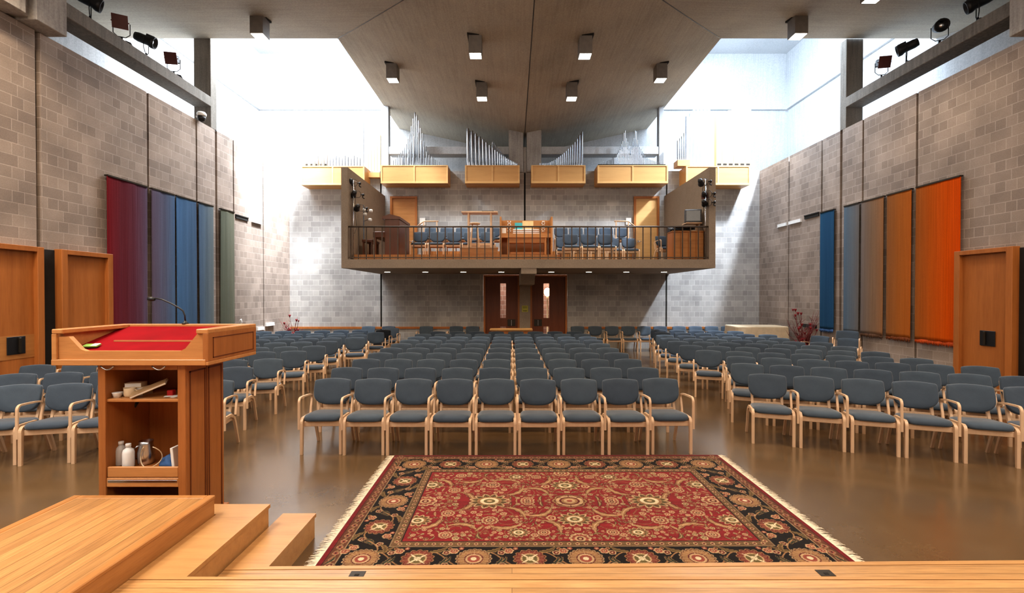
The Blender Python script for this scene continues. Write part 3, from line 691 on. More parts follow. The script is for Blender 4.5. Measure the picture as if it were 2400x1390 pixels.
# ------------------------------------------------------------------ ceiling light boxes
def ceiling_z(x, y): return zc((x-XC), (y-YC)/5.23*5.41)
def hit(px, py):
    lo, hi = 3.0, 17.9
    best = None
    for i in range(3000):
        Y = lo+(hi-lo)*i/2999; X, Z = P(px, py, Y)
        if Z+.45 >= ceiling_z(X, Y) and best is None: best = (X, Y, Z)
    return best
bx = MB(); bx.box(-.165, .165, -.165, .165, 0, .52, bev=.004); BOXM = bx.mesh('housing', M['fixture'])
lx = MB(); lx.box(-.145, .145, -.145, .145, -.006, .004); LENM = lx.mesh('lens', M['lens'])
cp = MB(); cp.box(-.2, .2, -.2, .2, .45, .62); CAPM = cp.mesh('ceiling_recess', M['dark'])
def box_light(px, py, label):
    h = hit(px, py); X, Y, Z = h; zz = ceiling_z(X, Y)-.46
    t = thing('ceiling_light', label, 'ceiling light', (X, Y, zz), 0, 'square box lights under the folded ceiling')
    obj('housing', BOXM, None, t); obj('lens', LENM, None, t); obj('ceiling_recess', CAPM, None, t)
    l = bpy.data.lights.new('ceiling_lamp', 'SPOT'); l.energy = 240; l.color = (1, .80, .58); l.spot_size = radians(125); l.spot_blend = .5; l.shadow_soft_size = .14
    o = bpy.data.objects.new('ceiling_lamp', l); COL.objects.link(o); o.location = (X, Y, zz-.03)
box_light(1115, 133, 'square box light left of the ceiling fold, nearest the viewer')
box_light(1370, 134, 'square box light right of the ceiling fold, nearest the viewer')
box_light(922, 190, 'square box light by left edge of the central ceiling vault')
box_light(1546, 190, 'square box light by right edge of the central ceiling vault')
box_light(1130, 233, 'square box light left of the ceiling fold, farthest from viewer')
box_light(1339, 233, 'square box light right of the ceiling fold, farthest from viewer')
box_light(612, 88, 'square box light on left ceiling arm beside the bright well')
box_light(1866, 88, 'square box light on right ceiling arm beside the bright well')
box_light(2043, 0, 'square box light cut by top edge of photo, right side')
for X, Y in ((-1.2, 6.6), (2.2, 6.6), (-4.5, 5.5), (5.5, 5.5), (-7.0, 6.5)):      # the same fittings over the front of the hall
    l = bpy.data.lights.new('ceiling_lamp', 'SPOT'); l.energy = 420; l.color = (1, .78, .54); l.spot_size = radians(125); l.spot_blend = .5; l.shadow_soft_size = .14
    o = bpy.data.objects.new('ceiling_lamp', l); COL.objects.link(o); o.location = (X, Y, ceiling_z(X, Y)-.5)
# ------------------------------------------------------------------ chairs
def arc(cy, cz, r, a0, a1, n=6): return [(cy+r*cos(a0+(a1-a0)*i/n), cz+r*sin(a0+(a1-a0)*i/n)) for i in range(n+1)]
def chair_meshes():
    m = {}
    def sq(a, b, n, e):
        out = []
        for k in range(n):
            t = 2*pi*k/n; c, s = cos(t), sin(t)
            out.append((a*math.copysign(abs(c)**(2/e), c), b*math.copysign(abs(s)**(2/e), s)))
        return out
    q = MB()
    def seatfn(a, b, h):
        w = 1-.05*(b/.24) if b > 0 else 1
        return (a*w, b-.01,   .425+h+.035*(-b/.24)*.5-(.022*max(0, (-b-.14)/.1)**2))
    q.pad(sq(.245, .245, 40, 6), [(.93, 0), (.985, .012), (1.0, .03), (.985, .05), (.93, .063), (.75, .072), (.4, .077)], seatfn)
    m['seat'] = q.mesh('seat', M['fabric'])
    q = MB(); ol = []
    for k in range(25):                                    # lower U curve, right to left
        t = -pi*k/24; cc, ss = cos(t), sin(t)
        ol.append((.25*math.copysign(abs(cc)**(2/2.9), cc), -.025+.162*math.copysign(abs(ss)**(2/2.25), ss)))
    ol = ol+[(-.252, .03), (-.248, .10)]
    for k in range(5):
        t = pi-pi/2*k/4; ol.append((-.213+.034*cos(t), .122+.034*sin(t)))
    ol += [(x, .156+.022*(1-(x/.213)**2)) for x in (-.16, -.09, 0, .09, .16)]
    for k in range(5):
        t = pi/2-pi/2*k/4; ol.append((.213+.034*cos(t), .122+.034*sin(t)))
    ol += [(.248, .10), (.252, .03)]
    th = radians(13)
    def backfn(a, b, h):
        y = h-.055*(a/.25)**2-.02*(b/.17)**2*0; z = b
        return (a,   .235+y*cos(th)+z*sin(th), .730+z*cos(th)-y*sin(th))
    q.pad(ol, [(.6, -.033), (.90, -.030), (.965, -.022), (1.0, -.004), (1.0, .010), (.97, .024), (.92, .031), (.8, .035), (.6, .037), (.4, .038), (.2, .0385)], backfn)
    m['back'] = q.mesh('backrest', M['fabric'])
    W = M['chair_wood']
    q = MB(); q.box(-.24, .24, -.215, -.190, .355, .425, bev=.006); q.box(-.24, .24, .16, .182, .35, .41, bev=.006)
    for s in (-1, 1): q.box(s*.232-.012, s*.232+.012, -.20, .17, .37, .425)
    q.box(-.215, .215, -.19, .16, .40, .43)
    q.box(-.20, .20, .205, .222, .43, .50, bev=.006)
    m['frame'] = q.mesh('seat_frame', W)
    def leg(s, front):
        q = MB(); x = s*.25
        if front:
            p = [(-.244, 0.0), (-.24, .14), (-.237, .32), (-.235, .405)]+arc(-.19, .408, .045, pi, pi/2)+[(-.08, .454), (.08, .452)]
            q.ribbon(p, x-.0175, x+.0175, [.032, .038, .042, .044]+[.042]*7+[.04, .03])
        else:
            p = [(.345, 0.0), (.285, .16), (.225, .31), (.19, .38), (.13, .425), (.05, .44)]
            q.ribbon(p, x-.015, x+.015, [.03, .038, .044, .044, .038, .03])
        return q.mesh('leg', W)
    m['legs'] = [leg(-1, 1), leg(1, 1), leg(-1, 0), leg(1, 0)]
    def arm(s):
        q = MB(); x = s*.2845
        p = [(-.243, .325), (-.24, .5), (-.237, .66)]+arc(-.18, .67, .057, pi, pi/2+.12, 6)+[(-.1, .724), (.05, .714), (.14, .702)]+arc(.15, .647, .052, pi/2-.1, -.35, 6)+[(.165, .53), (.145, .44)]
        q.ribbon(p, x-.0135, x+.0135, .022); return q.mesh('arm', W)
    m['arm'] = {-1: arm(-1), 1: arm(1)}
    def post(s):
        q = MB(); x = s*.195
        p = [(.12, .38), (.185, .42), (.215, .50), (.262, .68), (.292, .82)]
        q.ribbon(p, x-.015, x+.015, [.03, .036, .034, .028, .02]); return q.mesh('back_post', W)
    m['post'] = {-1: post(-1), 1: post(1)}
    return m
CM = chair_meshes()
def build_chair(arms, fabric=None):
    t = thing('armchair' if arms else 'side_chair', 'prototype', 'chair')
    for nm, k in (('seat', 'seat'), ('backrest', 'back')):
        me = CM[k]
        if fabric:
            me = me.copy(); me.materials.clear(); me.materials.append(fabric)
        obj(nm, me, None, t)
    obj('seat_frame', CM['frame'], None, t)
    for l in CM['legs']: obj('leg', l, None, t)
    for s in (-1, 1): obj('back_post', CM['post'][s], None, t)
    for s in arms: obj('arm', CM['arm'][s], None, t)
    return t
PROTO = {}; BACKY = .275; USED = set()
def place_chair(x, y, rz, label, group, arms=(-1,), fabric=None, z=0, from_back=True):
    k = (tuple(arms), fabric.name if fabric else '')
    if from_back: x, y = x+BACKY*sin(rz), y-BACKY*cos(rz)      # given point is the top of the backrest
    if k not in PROTO: PROTO[k] = build_chair(arms, fabric)
    if k not in USED:
        USED.add(k); o = PROTO[k]; o.location = (x, y, z); o.rotation_euler = (0, 0, rz); tag(o, label, 'chair', group); return o
    return dup(PROTO[k], label, (x, y, z), (0, 0, rz), group, 'chair')
ORD = ['first', 'second', 'third', 'fourth', 'fifth', 'sixth', 'seventh', 'eighth', 'ninth', 'tenth', 'eleventh', 'twelfth']
jr = random.Random(11)
# centre block
CY = [6.6, 7.59, 8.57, 9.5, 10.35, 11.3, 12.2, 13.1, 14.05, 14.95]
for r, Y in enumerate(CY):
    n = 9 if r < 9 else 8
    xa, xb = ((-2.5, 2.07) if r == 0 else (-2.65, 2.10))
    if r == 9: xa, xb = -2.36, 1.98
    for i in range(n):
        X = xa+(xb-xa)*i/(n-1); bow = .05*(1-((i-(n-1)/2)/((n-1)/2))**2) if r == 0 else .03*(1-((i-(n-1)/2)/((n-1)/2))**2)
        left = i < n/2
        arms = (-1,) if i < n//2 else ((1,) if i > n//2 else (-1, 1))
        rz = jr.uniform(-.02, .02)+(.04 if i == 0 and r == 0 else 0)
        side = ORD[i]+' from left' if i < 5 else ORD[n-1-i]+' from right'
        if r == 0: lab = 'slate blue armchair %s in front row of centre block by the rug' % side
        else: lab = 'slate blue armchair %s in centre block, %s row from the rug' % (side, ORD[r])
        place_chair(X, Y-bow+jr.uniform(-.015, .015), rz, lab, 'armchairs in the centre block', arms)
# right block
RI = [(3.77, 6.95, .353, 6), (4.01, 8.01, .38, 7), (4.35, 8.92, .364, 7), (4.14, 9.90, .375, 7), (4.15, 10.88, .37, 7), (4.2, 11.85, .36, 7), (4.27, 12.7, .34, 7), (4.45, 13.65, .33, 6), (4.7, 14.65, .30, 6), (4.9, 15.7, .27, 5)]
for r, (X0, Y0, sl, n) in enumerate(RI):
    th = atan(-sl)
    for i in range(n):
        d = .588*i; X = X0+d*cos(th); Y = Y0+d*sin(th)
        if X > 8.3: continue
        arms = (-1, 1) if i == 0 else (1,)
        lab = 'slate blue armchair in right block, %s row, %s from the aisle' % ('front' if r == 0 else ORD[r], ORD[i])
        if r == 0: arms = (-1, 1) if i == 1 else (() if i == 0 else (1,))
        place_chair(X, Y, th+jr.uniform(-.02, .02), lab, 'armchairs in the right block', arms)
# left block
LI = [(-4.08, 6.46, .13, 6), (-4.46, 7.63, .22, 7), (-4.45, 8.6, .21, 7), (-4.55, 9.8, .25, 7), (-4.53, 10.75, .27, 7), (-4.67, 11.85, .33, 6), (-4.32, 12.92, .30, 7), (-4.5, 13.75, .28, 6), (-4.25, 14.65, .25, 7), (-5.05, 15.6, .20, 6)]
for r, (X0, Y0, sl, n) in enumerate(LI):
    th = atan(sl)
    for i in range(n):
        d = .59*i; X = X0-d*cos(th); Y = Y0-d*sin(th)
        arms = (-1, 1) if i == 0 else (-1,)
        lab = 'slate blue armchair in left block, %s row, %s from the aisle' % ('front' if r == 0 else ORD[r], ORD[i])
        place_chair(X, Y, th+(.10 if r == 0 else 0)+jr.uniform(-.02, .02), lab, 'armchairs in the left block', arms)
place_chair(-4.28, 15.65, .05, 'black upholstered armchair alone at aisle near back of left block', 'odd chairs near the back wall', (-1, 1), M['fabric_black'])
place_chair(-4.22, 16.55, 0, 'olive grey armchair just behind the black one at left aisle', 'odd chairs near the back wall', (-1, 1))
# chairs along the back wall
bk = [(865, 'leftmost armchair against back wall, left of the dark corner column'), (912, 'armchair against back wall just right of the left corner joint'), (1000, 'armchair standing alone against back wall left of the doors'), (1070, 'second armchair left of the back doors against wall'), (1108, 'armchair against back wall immediately left of the doors'),
      (1353, 'first armchair right of the back doors against wall'), (1394, 'second armchair right of the back doors against wall'), (1433, 'third armchair right of the back doors against wall'), (1471, 'fourth armchair right of back doors, beside the sunlit one'), (1508, 'sunlit pale blue armchair against back wall right of doors'), (1546, 'armchair right of the sunlit one, beside grey corner joint'), (1590, 'first blue chair right of the grey joint on back wall'), (1628, 'second blue chair right of the grey joint on back wall'), (1666, 'third blue chair right of the grey joint on back wall'), (1704, 'last blue chair on back wall beside cream draped box')]
for px, lab in bk: place_chair((px-1200)*17.42/F, 17.42, jr.uniform(-.03, .03), lab, 'armchairs against the back wall', (-1,))
# spare chairs by the right wall
place_chair(8.55, 13.2, radians(-62), 'spare armchair by right wall, empty beside the stacked pair', 'spare chairs by the right wall', (-1, 1), from_back=False)
place_chair(8.85, 12.35, radians(-40), 'lower armchair of stacked pair by right wall', 'spare chairs by the right wall', (-1, 1), from_back=False)
place_chair(8.87, 12.43, radians(-40), 'upper armchair of stacked pair by right wall', 'spare chairs by the right wall', (-1, 1), z=.20, from_back=False)
# ------------------------------------------------------------------ balcony furniture
BF = 3.12
def riser(label, x0, x1, y0, y1, z1, z0=BF):
    t = thing('riser_platform', label, 'platform', ((x0+x1)/2, (y0+y1)/2, z0)); w = (x1-x0)/2; d = (y1-y0)/2
    q = MB(); q.box(-w, w, -d, d, 0, z1-z0); obj('platform_body', q, M['door_wood'], t)
    q = MB()
    for i in range(int(2*w/.12)): x = -w+.06+i*.12; q.box(x-.052, x+.052, -d-.012, -d, .01, z1-z0-.01)
    obj('front_boards', q, M['console'], t); return t
RZ1 = 3.29
riser('long low wooden riser with board front along balcony edge', BX0+.22, 1.46, 14.25, 16.75, RZ1)
riser('upper wooden riser at back of balcony, left half', -3.2, 1.6, 16.78, 17.85, 3.62)
riser('upper wooden riser at back of balcony, right half', 1.75, 4.3, 16.78, 17.85, 3.62)
# piano
t = thing('upright_piano', 'dark brown upright piano at left end of the balcony', 'piano', (-3.9, 15.3, RZ1))
q = MB(); q.box(-.05, .40, -.72, .72, 0, 1.12, bev=.01); obj('case', q, M['walnut'], t)
q = MB(); q.xprism([(-.74, 1.12), (.74, 1.12), (.74, 1.18), (-.74, 1.18)], -.12, .42); q.yprism([(-.12, 1.18), (.42, 1.18), (.42, 1.2), (.1, 1.28), (-.12, 1.2)], -.74, .74); obj('lid', q, M['walnut'], t)
q = MB(); q.box(-.42, -.05, -.72, .72, .56, .74, bev=.008); kb = obj('key_bed', q, M['walnut'], t)
q = MB(); q.box(-.40, -.24, -.62, .62, .74, .757); obj('keys', q, M['white'], kb)
for y in (-.66, .66):
    q = MB(); q.box(-.40, -.32, y-.05, y+.05, 0, .56, bev=.006); obj('leg', q, M['walnut'], t)
t = thing('piano_bench', 'dark wooden piano bench beside the upright piano on balcony', 'bench', (-4.55, 15.15, RZ1))
q = MB(); q.box(-.17, .17, -.38, .38, .44, .52, bev=.008); obj('seat', q, M['walnut'], t)
for x in (-.13, .13):
    for y in (-.33, .33): q = MB(); q.box(x-.025, x+.025, y-.025, y+.025, 0, .44); obj('leg', q, M['walnut'], t)
# globe floor lamp
X, _ = P(853, 600, 14.9)
t = thing('floor_lamp', 'black branching floor lamp with white shades, left balcony corner', 'lamp', (X, 14.9, RZ1))
q = MB(); q.lathe([(.14, 0), (.14, .02), (.02, .03), (.014, 1.62)], 12); obj('pole', q, M['black'], t)
for (px, py) in ((870, 493), (855, 491), (856, 501), (868, 514)):
    x, z = P(px, py, 14.8); x -= X; z -= RZ1
    q = MB(); q.tube([(0, 0, min(1.55, max(.9, z-.05))), (x*.5, -.05, z-.02), (x, -.1, z)], .008, 6); a = obj('branch', q, M['black'], t)
    q = MB(); q.lathe([(.015, .03), (.05, .02), (.062, -.02), (.05, -.06), (.012, -.062)], 14); o = obj('shade', q, M['white'], a); o.location = (x, -.1, z)
# organ console
X0, _ = P(1172, 500, 16.3); X1, _ = P(1293, 500, 16.3); xc = (X0+X1)/2; w = (X1-X0)/2
t = thing('organ_console', 'honey oak organ console in centre of balcony with open music desk', 'organ console', (xc, 16.3, RZ1))
q = MB(); q.box(-w, -w+.06, -.4, .35, 0, 1.42, bev=.006); q.box(w-.06, w, -.4, .35, 0, 1.42, bev=.006); q.box(-w+.06, w-.06, .3, .35, 0, 1.4); obj('case', q, M['console'], t)
q = MB(); q.box(-w+.06, w-.06, -.35, .3, .72, .86); obj('key_desk', q, M['console'], t)
for z in (.86, .93, 1.0):
    q = MB(); q.box(-.45, .45, -.33+(z-.86), -.2+(z-.86), z, z+.025); obj('manual', q, M['white'], t)
for s in (-1, 1):
    q = MB(); q.box(s*(w-.30)-.12, s*(w-.30)+.12, .02, .06, .9, 1.36); sj = obj('stop_jamb', q, M['console'], t)
    q = MB()
    for i in range(7):
        for j in range(2): q.lathe([(.008, 0), (.02, .01), (.02, .03), (.004, .034)], 8, Matrix.Translation((s*(w-.30)+(-.04 if (i+j) % 2 else .03)*s+.02*j, .02, .98+i*.055)) @ Matrix.Rotation(pi/2, 4, 'X'))
    obj('stop_knobs', q, M['white'], sj)
q = MB(); q.box(-.12, .26, .05, .08, 1.04, 1.34, bev=.004); obj('music_desk', q, M['organ_wood'], t)
q = MB(); q.box(-.7, .7, -.42, .1, .0, .06); obj('pedal_board', q, M['pulpit'], t)
x, z = P(1215.5, 519, 16.2); simple('music_book', (lambda q: q.box(-.13, .13, -.012, .012, -.11, .11) or q)(MB()), M['teal'], 'teal music book propped on the organ console', 'book').location = (x, 16.30, RZ1+1.16)
x, z = P(1188, 528, 16.1); simple('music_sheet', (lambda q: q.box(-.07, .07, -.003, .003, -.09, .09) or q)(MB()), M['paper'], 'small white sheet on left side of organ console', 'paper').location = (x-.1, 16.30, RZ1+1.0)
t = thing('organ_bench', 'wooden organ bench in front of the console on balcony', 'bench', (xc, 15.35, RZ1))
q = MB(); q.box(-.62, .62, -.17, .17, .62, .66, bev=.006); q.box(-.58, .58, -.13, .13, .46, .62); obj('seat', q, M['console'], t)
for s in (-1, 1): q = MB(); q.box(s*.6-.03, s*.6+.03, -.15, .15, 0, .62, bev=.004); obj('bench_end', q, M['console'], t)
q = MB(); q.box(-.57, .57, -.02, .02, .1, .17); obj('stretcher', q, M['console'], t)
# tall stand, stool, podium
x0, z0 = P(1083, 499, 15.08); x1, _ = P(1167, 499, 15.08); xc = (x0+x1)/2; w = (x1-x0)/2; H = z0-RZ1
t = thing('music_stand', 'tall pale wooden conductor desk standing left of organ console', 'stand', (xc, 15.08, RZ1))
q = MB(); q.box(-w, w, -.22, .22, H-.03, H+.01, bev=.004); obj('desk_top', q, M['chair_wood'], t)
for s in (-.62, .62):
    for y in (-.16, .16): q = MB(); q.box(s*w-.025, s*w+.025, y-.02, y+.02, 0, H-.03); obj('leg', q, M['chair_wood'], t)
q = MB(); q.box(-.62*w, .62*w, -.14, -.10, .35, .42); q.box(-.62*w, .62*w, .10, .14, .35, .42); obj('stretcher', q, M['chair_wood'], t)
simple('black_folder', (lambda q: q.box(-.19, .19, -.12, .12, 0, .035, bev=.005) or q)(MB()), M['black'], 'flat black folder lying on the tall wooden conductor desk', 'folder').location = (xc+.26, 15.08, z0+.01)
pz = P(0, 580, 14.35)[1]
xs_, zs = P(1113, 524, 14.6)
t = thing('bar_stool', 'round pale wooden stool in front of the tall conductor desk', 'stool', (xs_, 14.58, pz))
H = zs-pz
q = MB(); q.lathe([(.15, H-.035), (.17, H-.02), (.17, H), (.14, H+.012)], 20); obj('seat', q, M['chair_wood'], t)
for k in range(4):
    a = pi/4+k*pi/2; q = MB(); q.tube([(.11*cos(a), .11*sin(a), H-.03), (.19*cos(a), .19*sin(a), 0)], [.016, .019], 8); obj('leg', q, M['chair_wood'], t)
q = MB(); q.tube([(.155*cos(k*pi/8), .155*sin(k*pi/8), .28) for k in range(17)], .01, 6); obj('foot_ring', q, M['chair_wood'], t)
x0, z0 = P(1080, 580, 14.5); x1, _ = P(1166, 580, 14.5)
t = thing('podium_box', 'low wooden conductor podium beside the balcony railing', 'podium', ((x0+x1)/2, 14.6, RZ1)); w = (x1-x0)/2
q = MB(); q.box(-w, w, -.27, .2, 0, z0-RZ1-.03); obj('base', q, M['console'], t)
q = MB(); q.box(-w-.02, w+.02, -.29, .22, z0-RZ1-.03, z0-RZ1); obj('top', q, M['chair_wood'], t)
# choir chairs
cg = 'choir chairs on the balcony'
for i, px in enumerate((1013, 1049, 1085, 1121, 1157)):
    x, _ = P(px, 530, 17.3); place_chair(x, 17.3, 0, 'choir chair on upper riser left of organ console, %s from left' % ORD[i], cg, (), z=3.62)
for i, px in enumerate((987, 1027, 1066, 1105, 1144)):
    x, _ = P(px, 545, 15.95); place_chair(x, 15.95, 0, 'choir chair in lower row left of organ console, %s from left' % ORD[i], cg, (), z=RZ1)
for i, px in enumerate((1314, 1349, 1384, 1419, 1454)):
    x, _ = P(px, 529, 17.3); place_chair(x, 17.3, 0, 'choir chair on upper riser right of organ console, %s from left' % ORD[i], cg, (), z=3.62)
for i, px in enumerate((1318, 1357, 1396, 1434, 1472)):
    x, _ = P(px, 547, 16.3); place_chair(x, 16.3, 0, 'choir chair in middle row right of organ console, %s from left' % ORD[i], cg, (), z=BF)
for i, px in enumerate((1333, 1374, 1413)):
    x, _ = P(px, 555, 15.5); place_chair(x, 15.2, 0, 'choir chair nearest the railing right of organ console, %s from left' % ORD[i], cg, (), z=BF)
x, _ = P(1549, 548, 15.7); place_chair(x, 15.7, .2, 'lone choir chair beside the wooden sound cabinet on balcony', cg, (-1, 1), z=BF)
# handrails and white boxes at the balcony doors
for s, px0, px1, px2, lab in ((1, 978, 992, 1027, 'short wooden handrail by left balcony door'), (-1, 1488, 1474, 1441, 'short wooden handrail by right balcony door')):
    xa, za = P(px0, 529, 16.6); xb, zb = P(px1, 518, 16.6); xc_, zc_ = P(px2, 518, 16.6)
    t = thing('handrail', lab, 'handrail', (xc_, 16.7, BF if s < 0 else RZ1)); o = t.location.z
    q = MB(); q.tube([(xa-xc_, 0, za-o), (xb-xc_, 0, zb-o), (0, 0, zc_-o)], .025, 8); obj('rail', q, M['chair_wood'], t)
    q = MB(); q.box(-.05*0+(.06*-s)-.02, (.06*-s)+.02, -.02, .02, 0, zc_-o); obj('post', q, M['chair_wood'], t)
    q = MB(); q.box(xb-xc_-.02, xb-xc_+.02, -.02, .02, 0, zb-o); obj('post', q, M['chair_wood'], t)
for px0, px1, py0, py1, lab in ((984, 997, 511, 528, 'white notice on back wall beside left balcony door'), (1467, 1479, 511, 527, 'white notice on back wall beside right balcony door')):
    xa, za = P(px0, py0, 17.97); xb, zb = P(px1, py1, 17.97); q = MB(); q.box(xa, xb, 17.97, 18.0, zb, za); simple('wall_notice', q, M['paper'], lab, 'notice')
# sound desk
x0, z0 = P(1577, 543, 14.15); x1 = BX1-.24
t = thing('sound_cabinet', 'brown wooden sound cabinet at right end of the balcony', 'cabinet', ((x0+x1)/2, 14.47, BF)); w = (x1-x0)/2; H = z0-BF
q = MB(); q.box(-w, w, -.3, .3, 0, H); obj('case', q, M['door_wood'], t)
for i in range(4): q = MB(); a = -w+2*w*i/4; q.box(a+.012, a+2*w/4-.012, -.318, -.3, .04, H-.04, bev=.004); obj('door', q, M['console'], t)
q = MB(); q.box(-w-.02, w+.02, -.33, .32, H, H+.025); obj('top', q, M['console'], t)
ct = BF+H+.025; xm = (x0+x1)/2
t = thing('mixing_desk', 'black mixing desk full of knobs on the sound cabinet', 'mixing desk', (xm-.20, 14.5, ct))
q = MB(); q.xprism([(-.2, 0), (.2, 0), (.2, .2), (-.2, .07)], -.30, .30); obj('body', q, M['black'], t)
q = MB()
for i in range(14):
    for j in range(4): q.lathe([(.012, 0), (.012, .02), (.003, .022)], 6, Matrix.Translation((-.27+i*.041, -.14+j*.09, .092+j*.031)))
obj('knobs', q, M['steel'], t)
t = thing('cable_coil', 'tangle of black cables heaped beside the mixing desk', 'cables', (xm-.2, 14.32, ct))
q = MB(); rk = random.Random(5)
q.tube([(rk.uniform(-.28, .45), rk.uniform(-.13, -.04), .02+rk.uniform(0, .10)) for _ in range(60)], .01, 5); obj('cable', q, M['black'], t)
xa = 5.51 
t = thing('television', 'old grey tube television on a shelf above the mixing desk', 'television', (xa, 14.32, P(0, 522, 14.3)[1]))
q = MB(); q.box(-.25, .25, -.05, .05, 0, .40, bev=.02); q.prism([(-.24, .05), (.24, .05), (.16, .26), (-.16, .26)], .02, .36); obj('case', q, plain('tv_plastic', (.07, .075, .085, 1), .45), t)
q = MB(); q.box(-.2, .2, -.056, -.05, .05, .36); obj('screen', q, plain('tv_screen', (.03, .035, .04, 1), .12), t)
t.rotation_euler = (0, 0, -.18)
t2 = thing('shelf_stand', 'small wooden shelf stand holding the old television', 'shelf', (xa, 14.42, ct)); hs = t.location.z-ct
q = MB(); q.box(-.22, .27, -.17, .2, hs-.03, hs); obj('shelf', q, M['chair_wood'], t2)
for sx in (.20, .25): q = MB(); q.box(sx-.02, sx+.02, .14, .18, 0, hs-.03); obj('upright', q, M['chair_wood'], t2)
# ------------------------------------------------------------------ back of the hall
t = thing('wooden_table', 'narrow wooden table behind last centre row before the doors', 'table', (P(1198, 0, 16.4)[0], 16.4, 0))
q = MB(); q.box(-.74, .74, -.28, .28, .83, .88, bev=.006); obj('table_top', q, M['organ_frame'], t)
q = MB(); q.box(-.68, .68, -.24, .24, .72, .83); obj('apron', q, M['door_wood'], t)
for sx in (-.64, .64):
    for y in (-.2, .2): q = MB(); q.box(sx-.03, sx+.03, y-.03, y+.03, 0, .72); obj('leg', q, M['door_wood'], t)
# cream draped box
t = thing('draped_box', 'low cream draped chest in right back corner', 'chest', (8.42, 16.2, 0), -.05)
q = MB(); n = 60; vs = []; W2, D2 = .88, .55
for k in range(n):
    a = 2*pi*k/n; c, s = cos(a), sin(a); e = 9
    x = W2*math.copysign(abs(c)**(2/e), c); y = D2*math.copysign(abs(s)**(2/e), s)
    for (sc, z) in ((1.04+.02*sin(k*1.7), 0), (1.02+.015*sin(k*1.7+.5), .5), (1.0, .97), (.985, 1.0)): vs.append((x*sc, y*sc, z))
fs = [(k*4+i, ((k+1) % n)*4+i, ((k+1) % n)*4+i+1, k*4+i+1) for k in range(n) for i in range(3)]+[tuple(k*4+3 for k in range(n))]
q.add(vs, fs, False); obj('cover', q, M['cream'], t)
# red branches
def branches(label, X, Y, H, n, seed, pot=True):
    t = thing('branch_arrangement', label, 'plant', (X, Y, 0)); rk = random.Random(seed)
    q = MB(); q.lathe([(.10, 0), (.12, .02), (.15, .42), (.16, .45), (.13, .45), (.12, .40)], 18); obj('pot', q, M['black'] if pot else M['white'], t)
    q = MB(); bl = MB()
    for i in range(n):
        a = rk.uniform(0, 2*pi); sp = rk.uniform(.1, .55); h = H*rk.uniform(.55, 1.0)
        pts = [(.05*cos(a), .05*sin(a), .4)]
        for k in range(1, 5): pts.append((sp*cos(a)*(k/4)**1.1+rk.uniform(-.03, .03), sp*.6*sin(a)*(k/4)+rk.uniform(-.03, .03), .4+(h-.4)*k/4))
        q.tube(pts, [.011, .010, .008, .006, .003], 5)
        for k in (2, 3):
            p = Vector(pts[k]); d = Vector((rk.uniform(-.16, .16), rk.uniform(-.1, .1), rk.uniform(.08, .2))); q.tube([p, p+d*.6, p+d], [.006, .005, .003], 5)
        if i % 3 == 0:
            p = Vector(pts[-1]); r = rk.uniform(.03, .045)
            bl.lathe([(.004, -r*1.3), (r*.5, -r*.6), (r*.8, .2*r), (r*1.05, r), (r*.4, r*.7)], 8, Matrix.Translation(p))
    obj('stems', q, M['plant'], t)
    for k in range(26):
        a = rk.uniform(0, 2*pi); d = rk.uniform(.05, .3); r = rk.uniform(.02, .04); bl.lathe([(.004, -r*1.5), (r*.6, -r*.5), (r, r*.8), (r*.3, r*.5)], 7, Matrix.Translation((d*cos(a), d*.6*sin(a), .5+rk.uniform(0, .35))))
    obj('blooms', bl, M['petal'], t)
branches('tall dense red branches in black pot by right wall', 8.55, 13.75, 1.62, 36, 4)
branches('thin red flowering branches in left back corner', -7.75, 16.6, 1.5, 16, 9, False)
# ------------------------------------------------------------------ stage
t = thing('stage_platform', 'raised plank platform with moulded border, bottom left', 'platform', (-2.848, 1.5, 0))
PX0, PX1, PY = -3.39+2.848, -2.306+2.848, 3.62-1.5
q = MB(); q.box(PX0, PX1, -3.5, PY, 0, .505); obj('platform_body', q, M['stage_edge'], t)
q = MB(); q.box(PX0+.05, PX1-.05, -3.5, PY-.05, .50, .520); obj('plank_top', q, M['stage_y'], t)
q = MB(); w = .05
q.box(PX0-.006, PX0+w, -3.5, PY+.006, .497, .524, bev=.005); q.box(PX1-w, PX1+.006, -3.5, PY+.006, .497, .524, bev=.005); q.box(PX0+w, PX1-w, PY-w, PY+.006, .497, .5235, bev=.005); obj('border', q, M['stage_edge'], t)
t = thing('stage_step', 'upper plank step along the stage front and beside platform', 'step', (0, 2.5, 0))
def P2(x, y): return (x, y-2.5)
E2 = 2.825
poly = [P2(-2.298, -2.5), P2(6.5, -2.5), P2(6.5, E2-.015), P2(-1.98, E2-.015), P2(-1.98, 3.80), P2(-3.3, 3.80), P2(-3.3, 3.63), P2(-2.298, 3.63)]
q = MB(); q.prism(poly, 0.0, .342); obj('riser', q, M['stage_edge_x'], t)
q = MB(); q.prism([P2(-2.298, -2.5), P2(6.5, -2.5), P2(6.5, E2-.03), P2(-2.298, E2-.03)], .342, .368); obj('front_planks', q, M['stage_x'], t)
q = MB(); q.prism([P2(-2.298, E2-.026), P2(6.5, E2-.026), P2(6.5, E2), P2(-1.97, E2), P2(-1.97, 3.81), P2(-3.3, 3.81), P2(-3.3, 3.63), P2(-2.298, 3.63)], .342, .371); obj('nosing', q, M['stage_edge_x'], t)  # darker nosing colour serves as the shadow line of the edge
t = thing('stage_step', 'lower plank step nearest the rug', 'step', (0, 3.0, 0))
def P3(x, y): return (x, y-3.0)
q = MB(); q.prism([P3(-1.965, E2+.004), P3(6.5, E2+.004), P3(6.5, 3.33), P3(-1.69, 3.215), P3(-1.69, 4.0), P3(-1.965, 4.0)], 0, .172); obj('riser', q, M['stage_edge_x'], t)
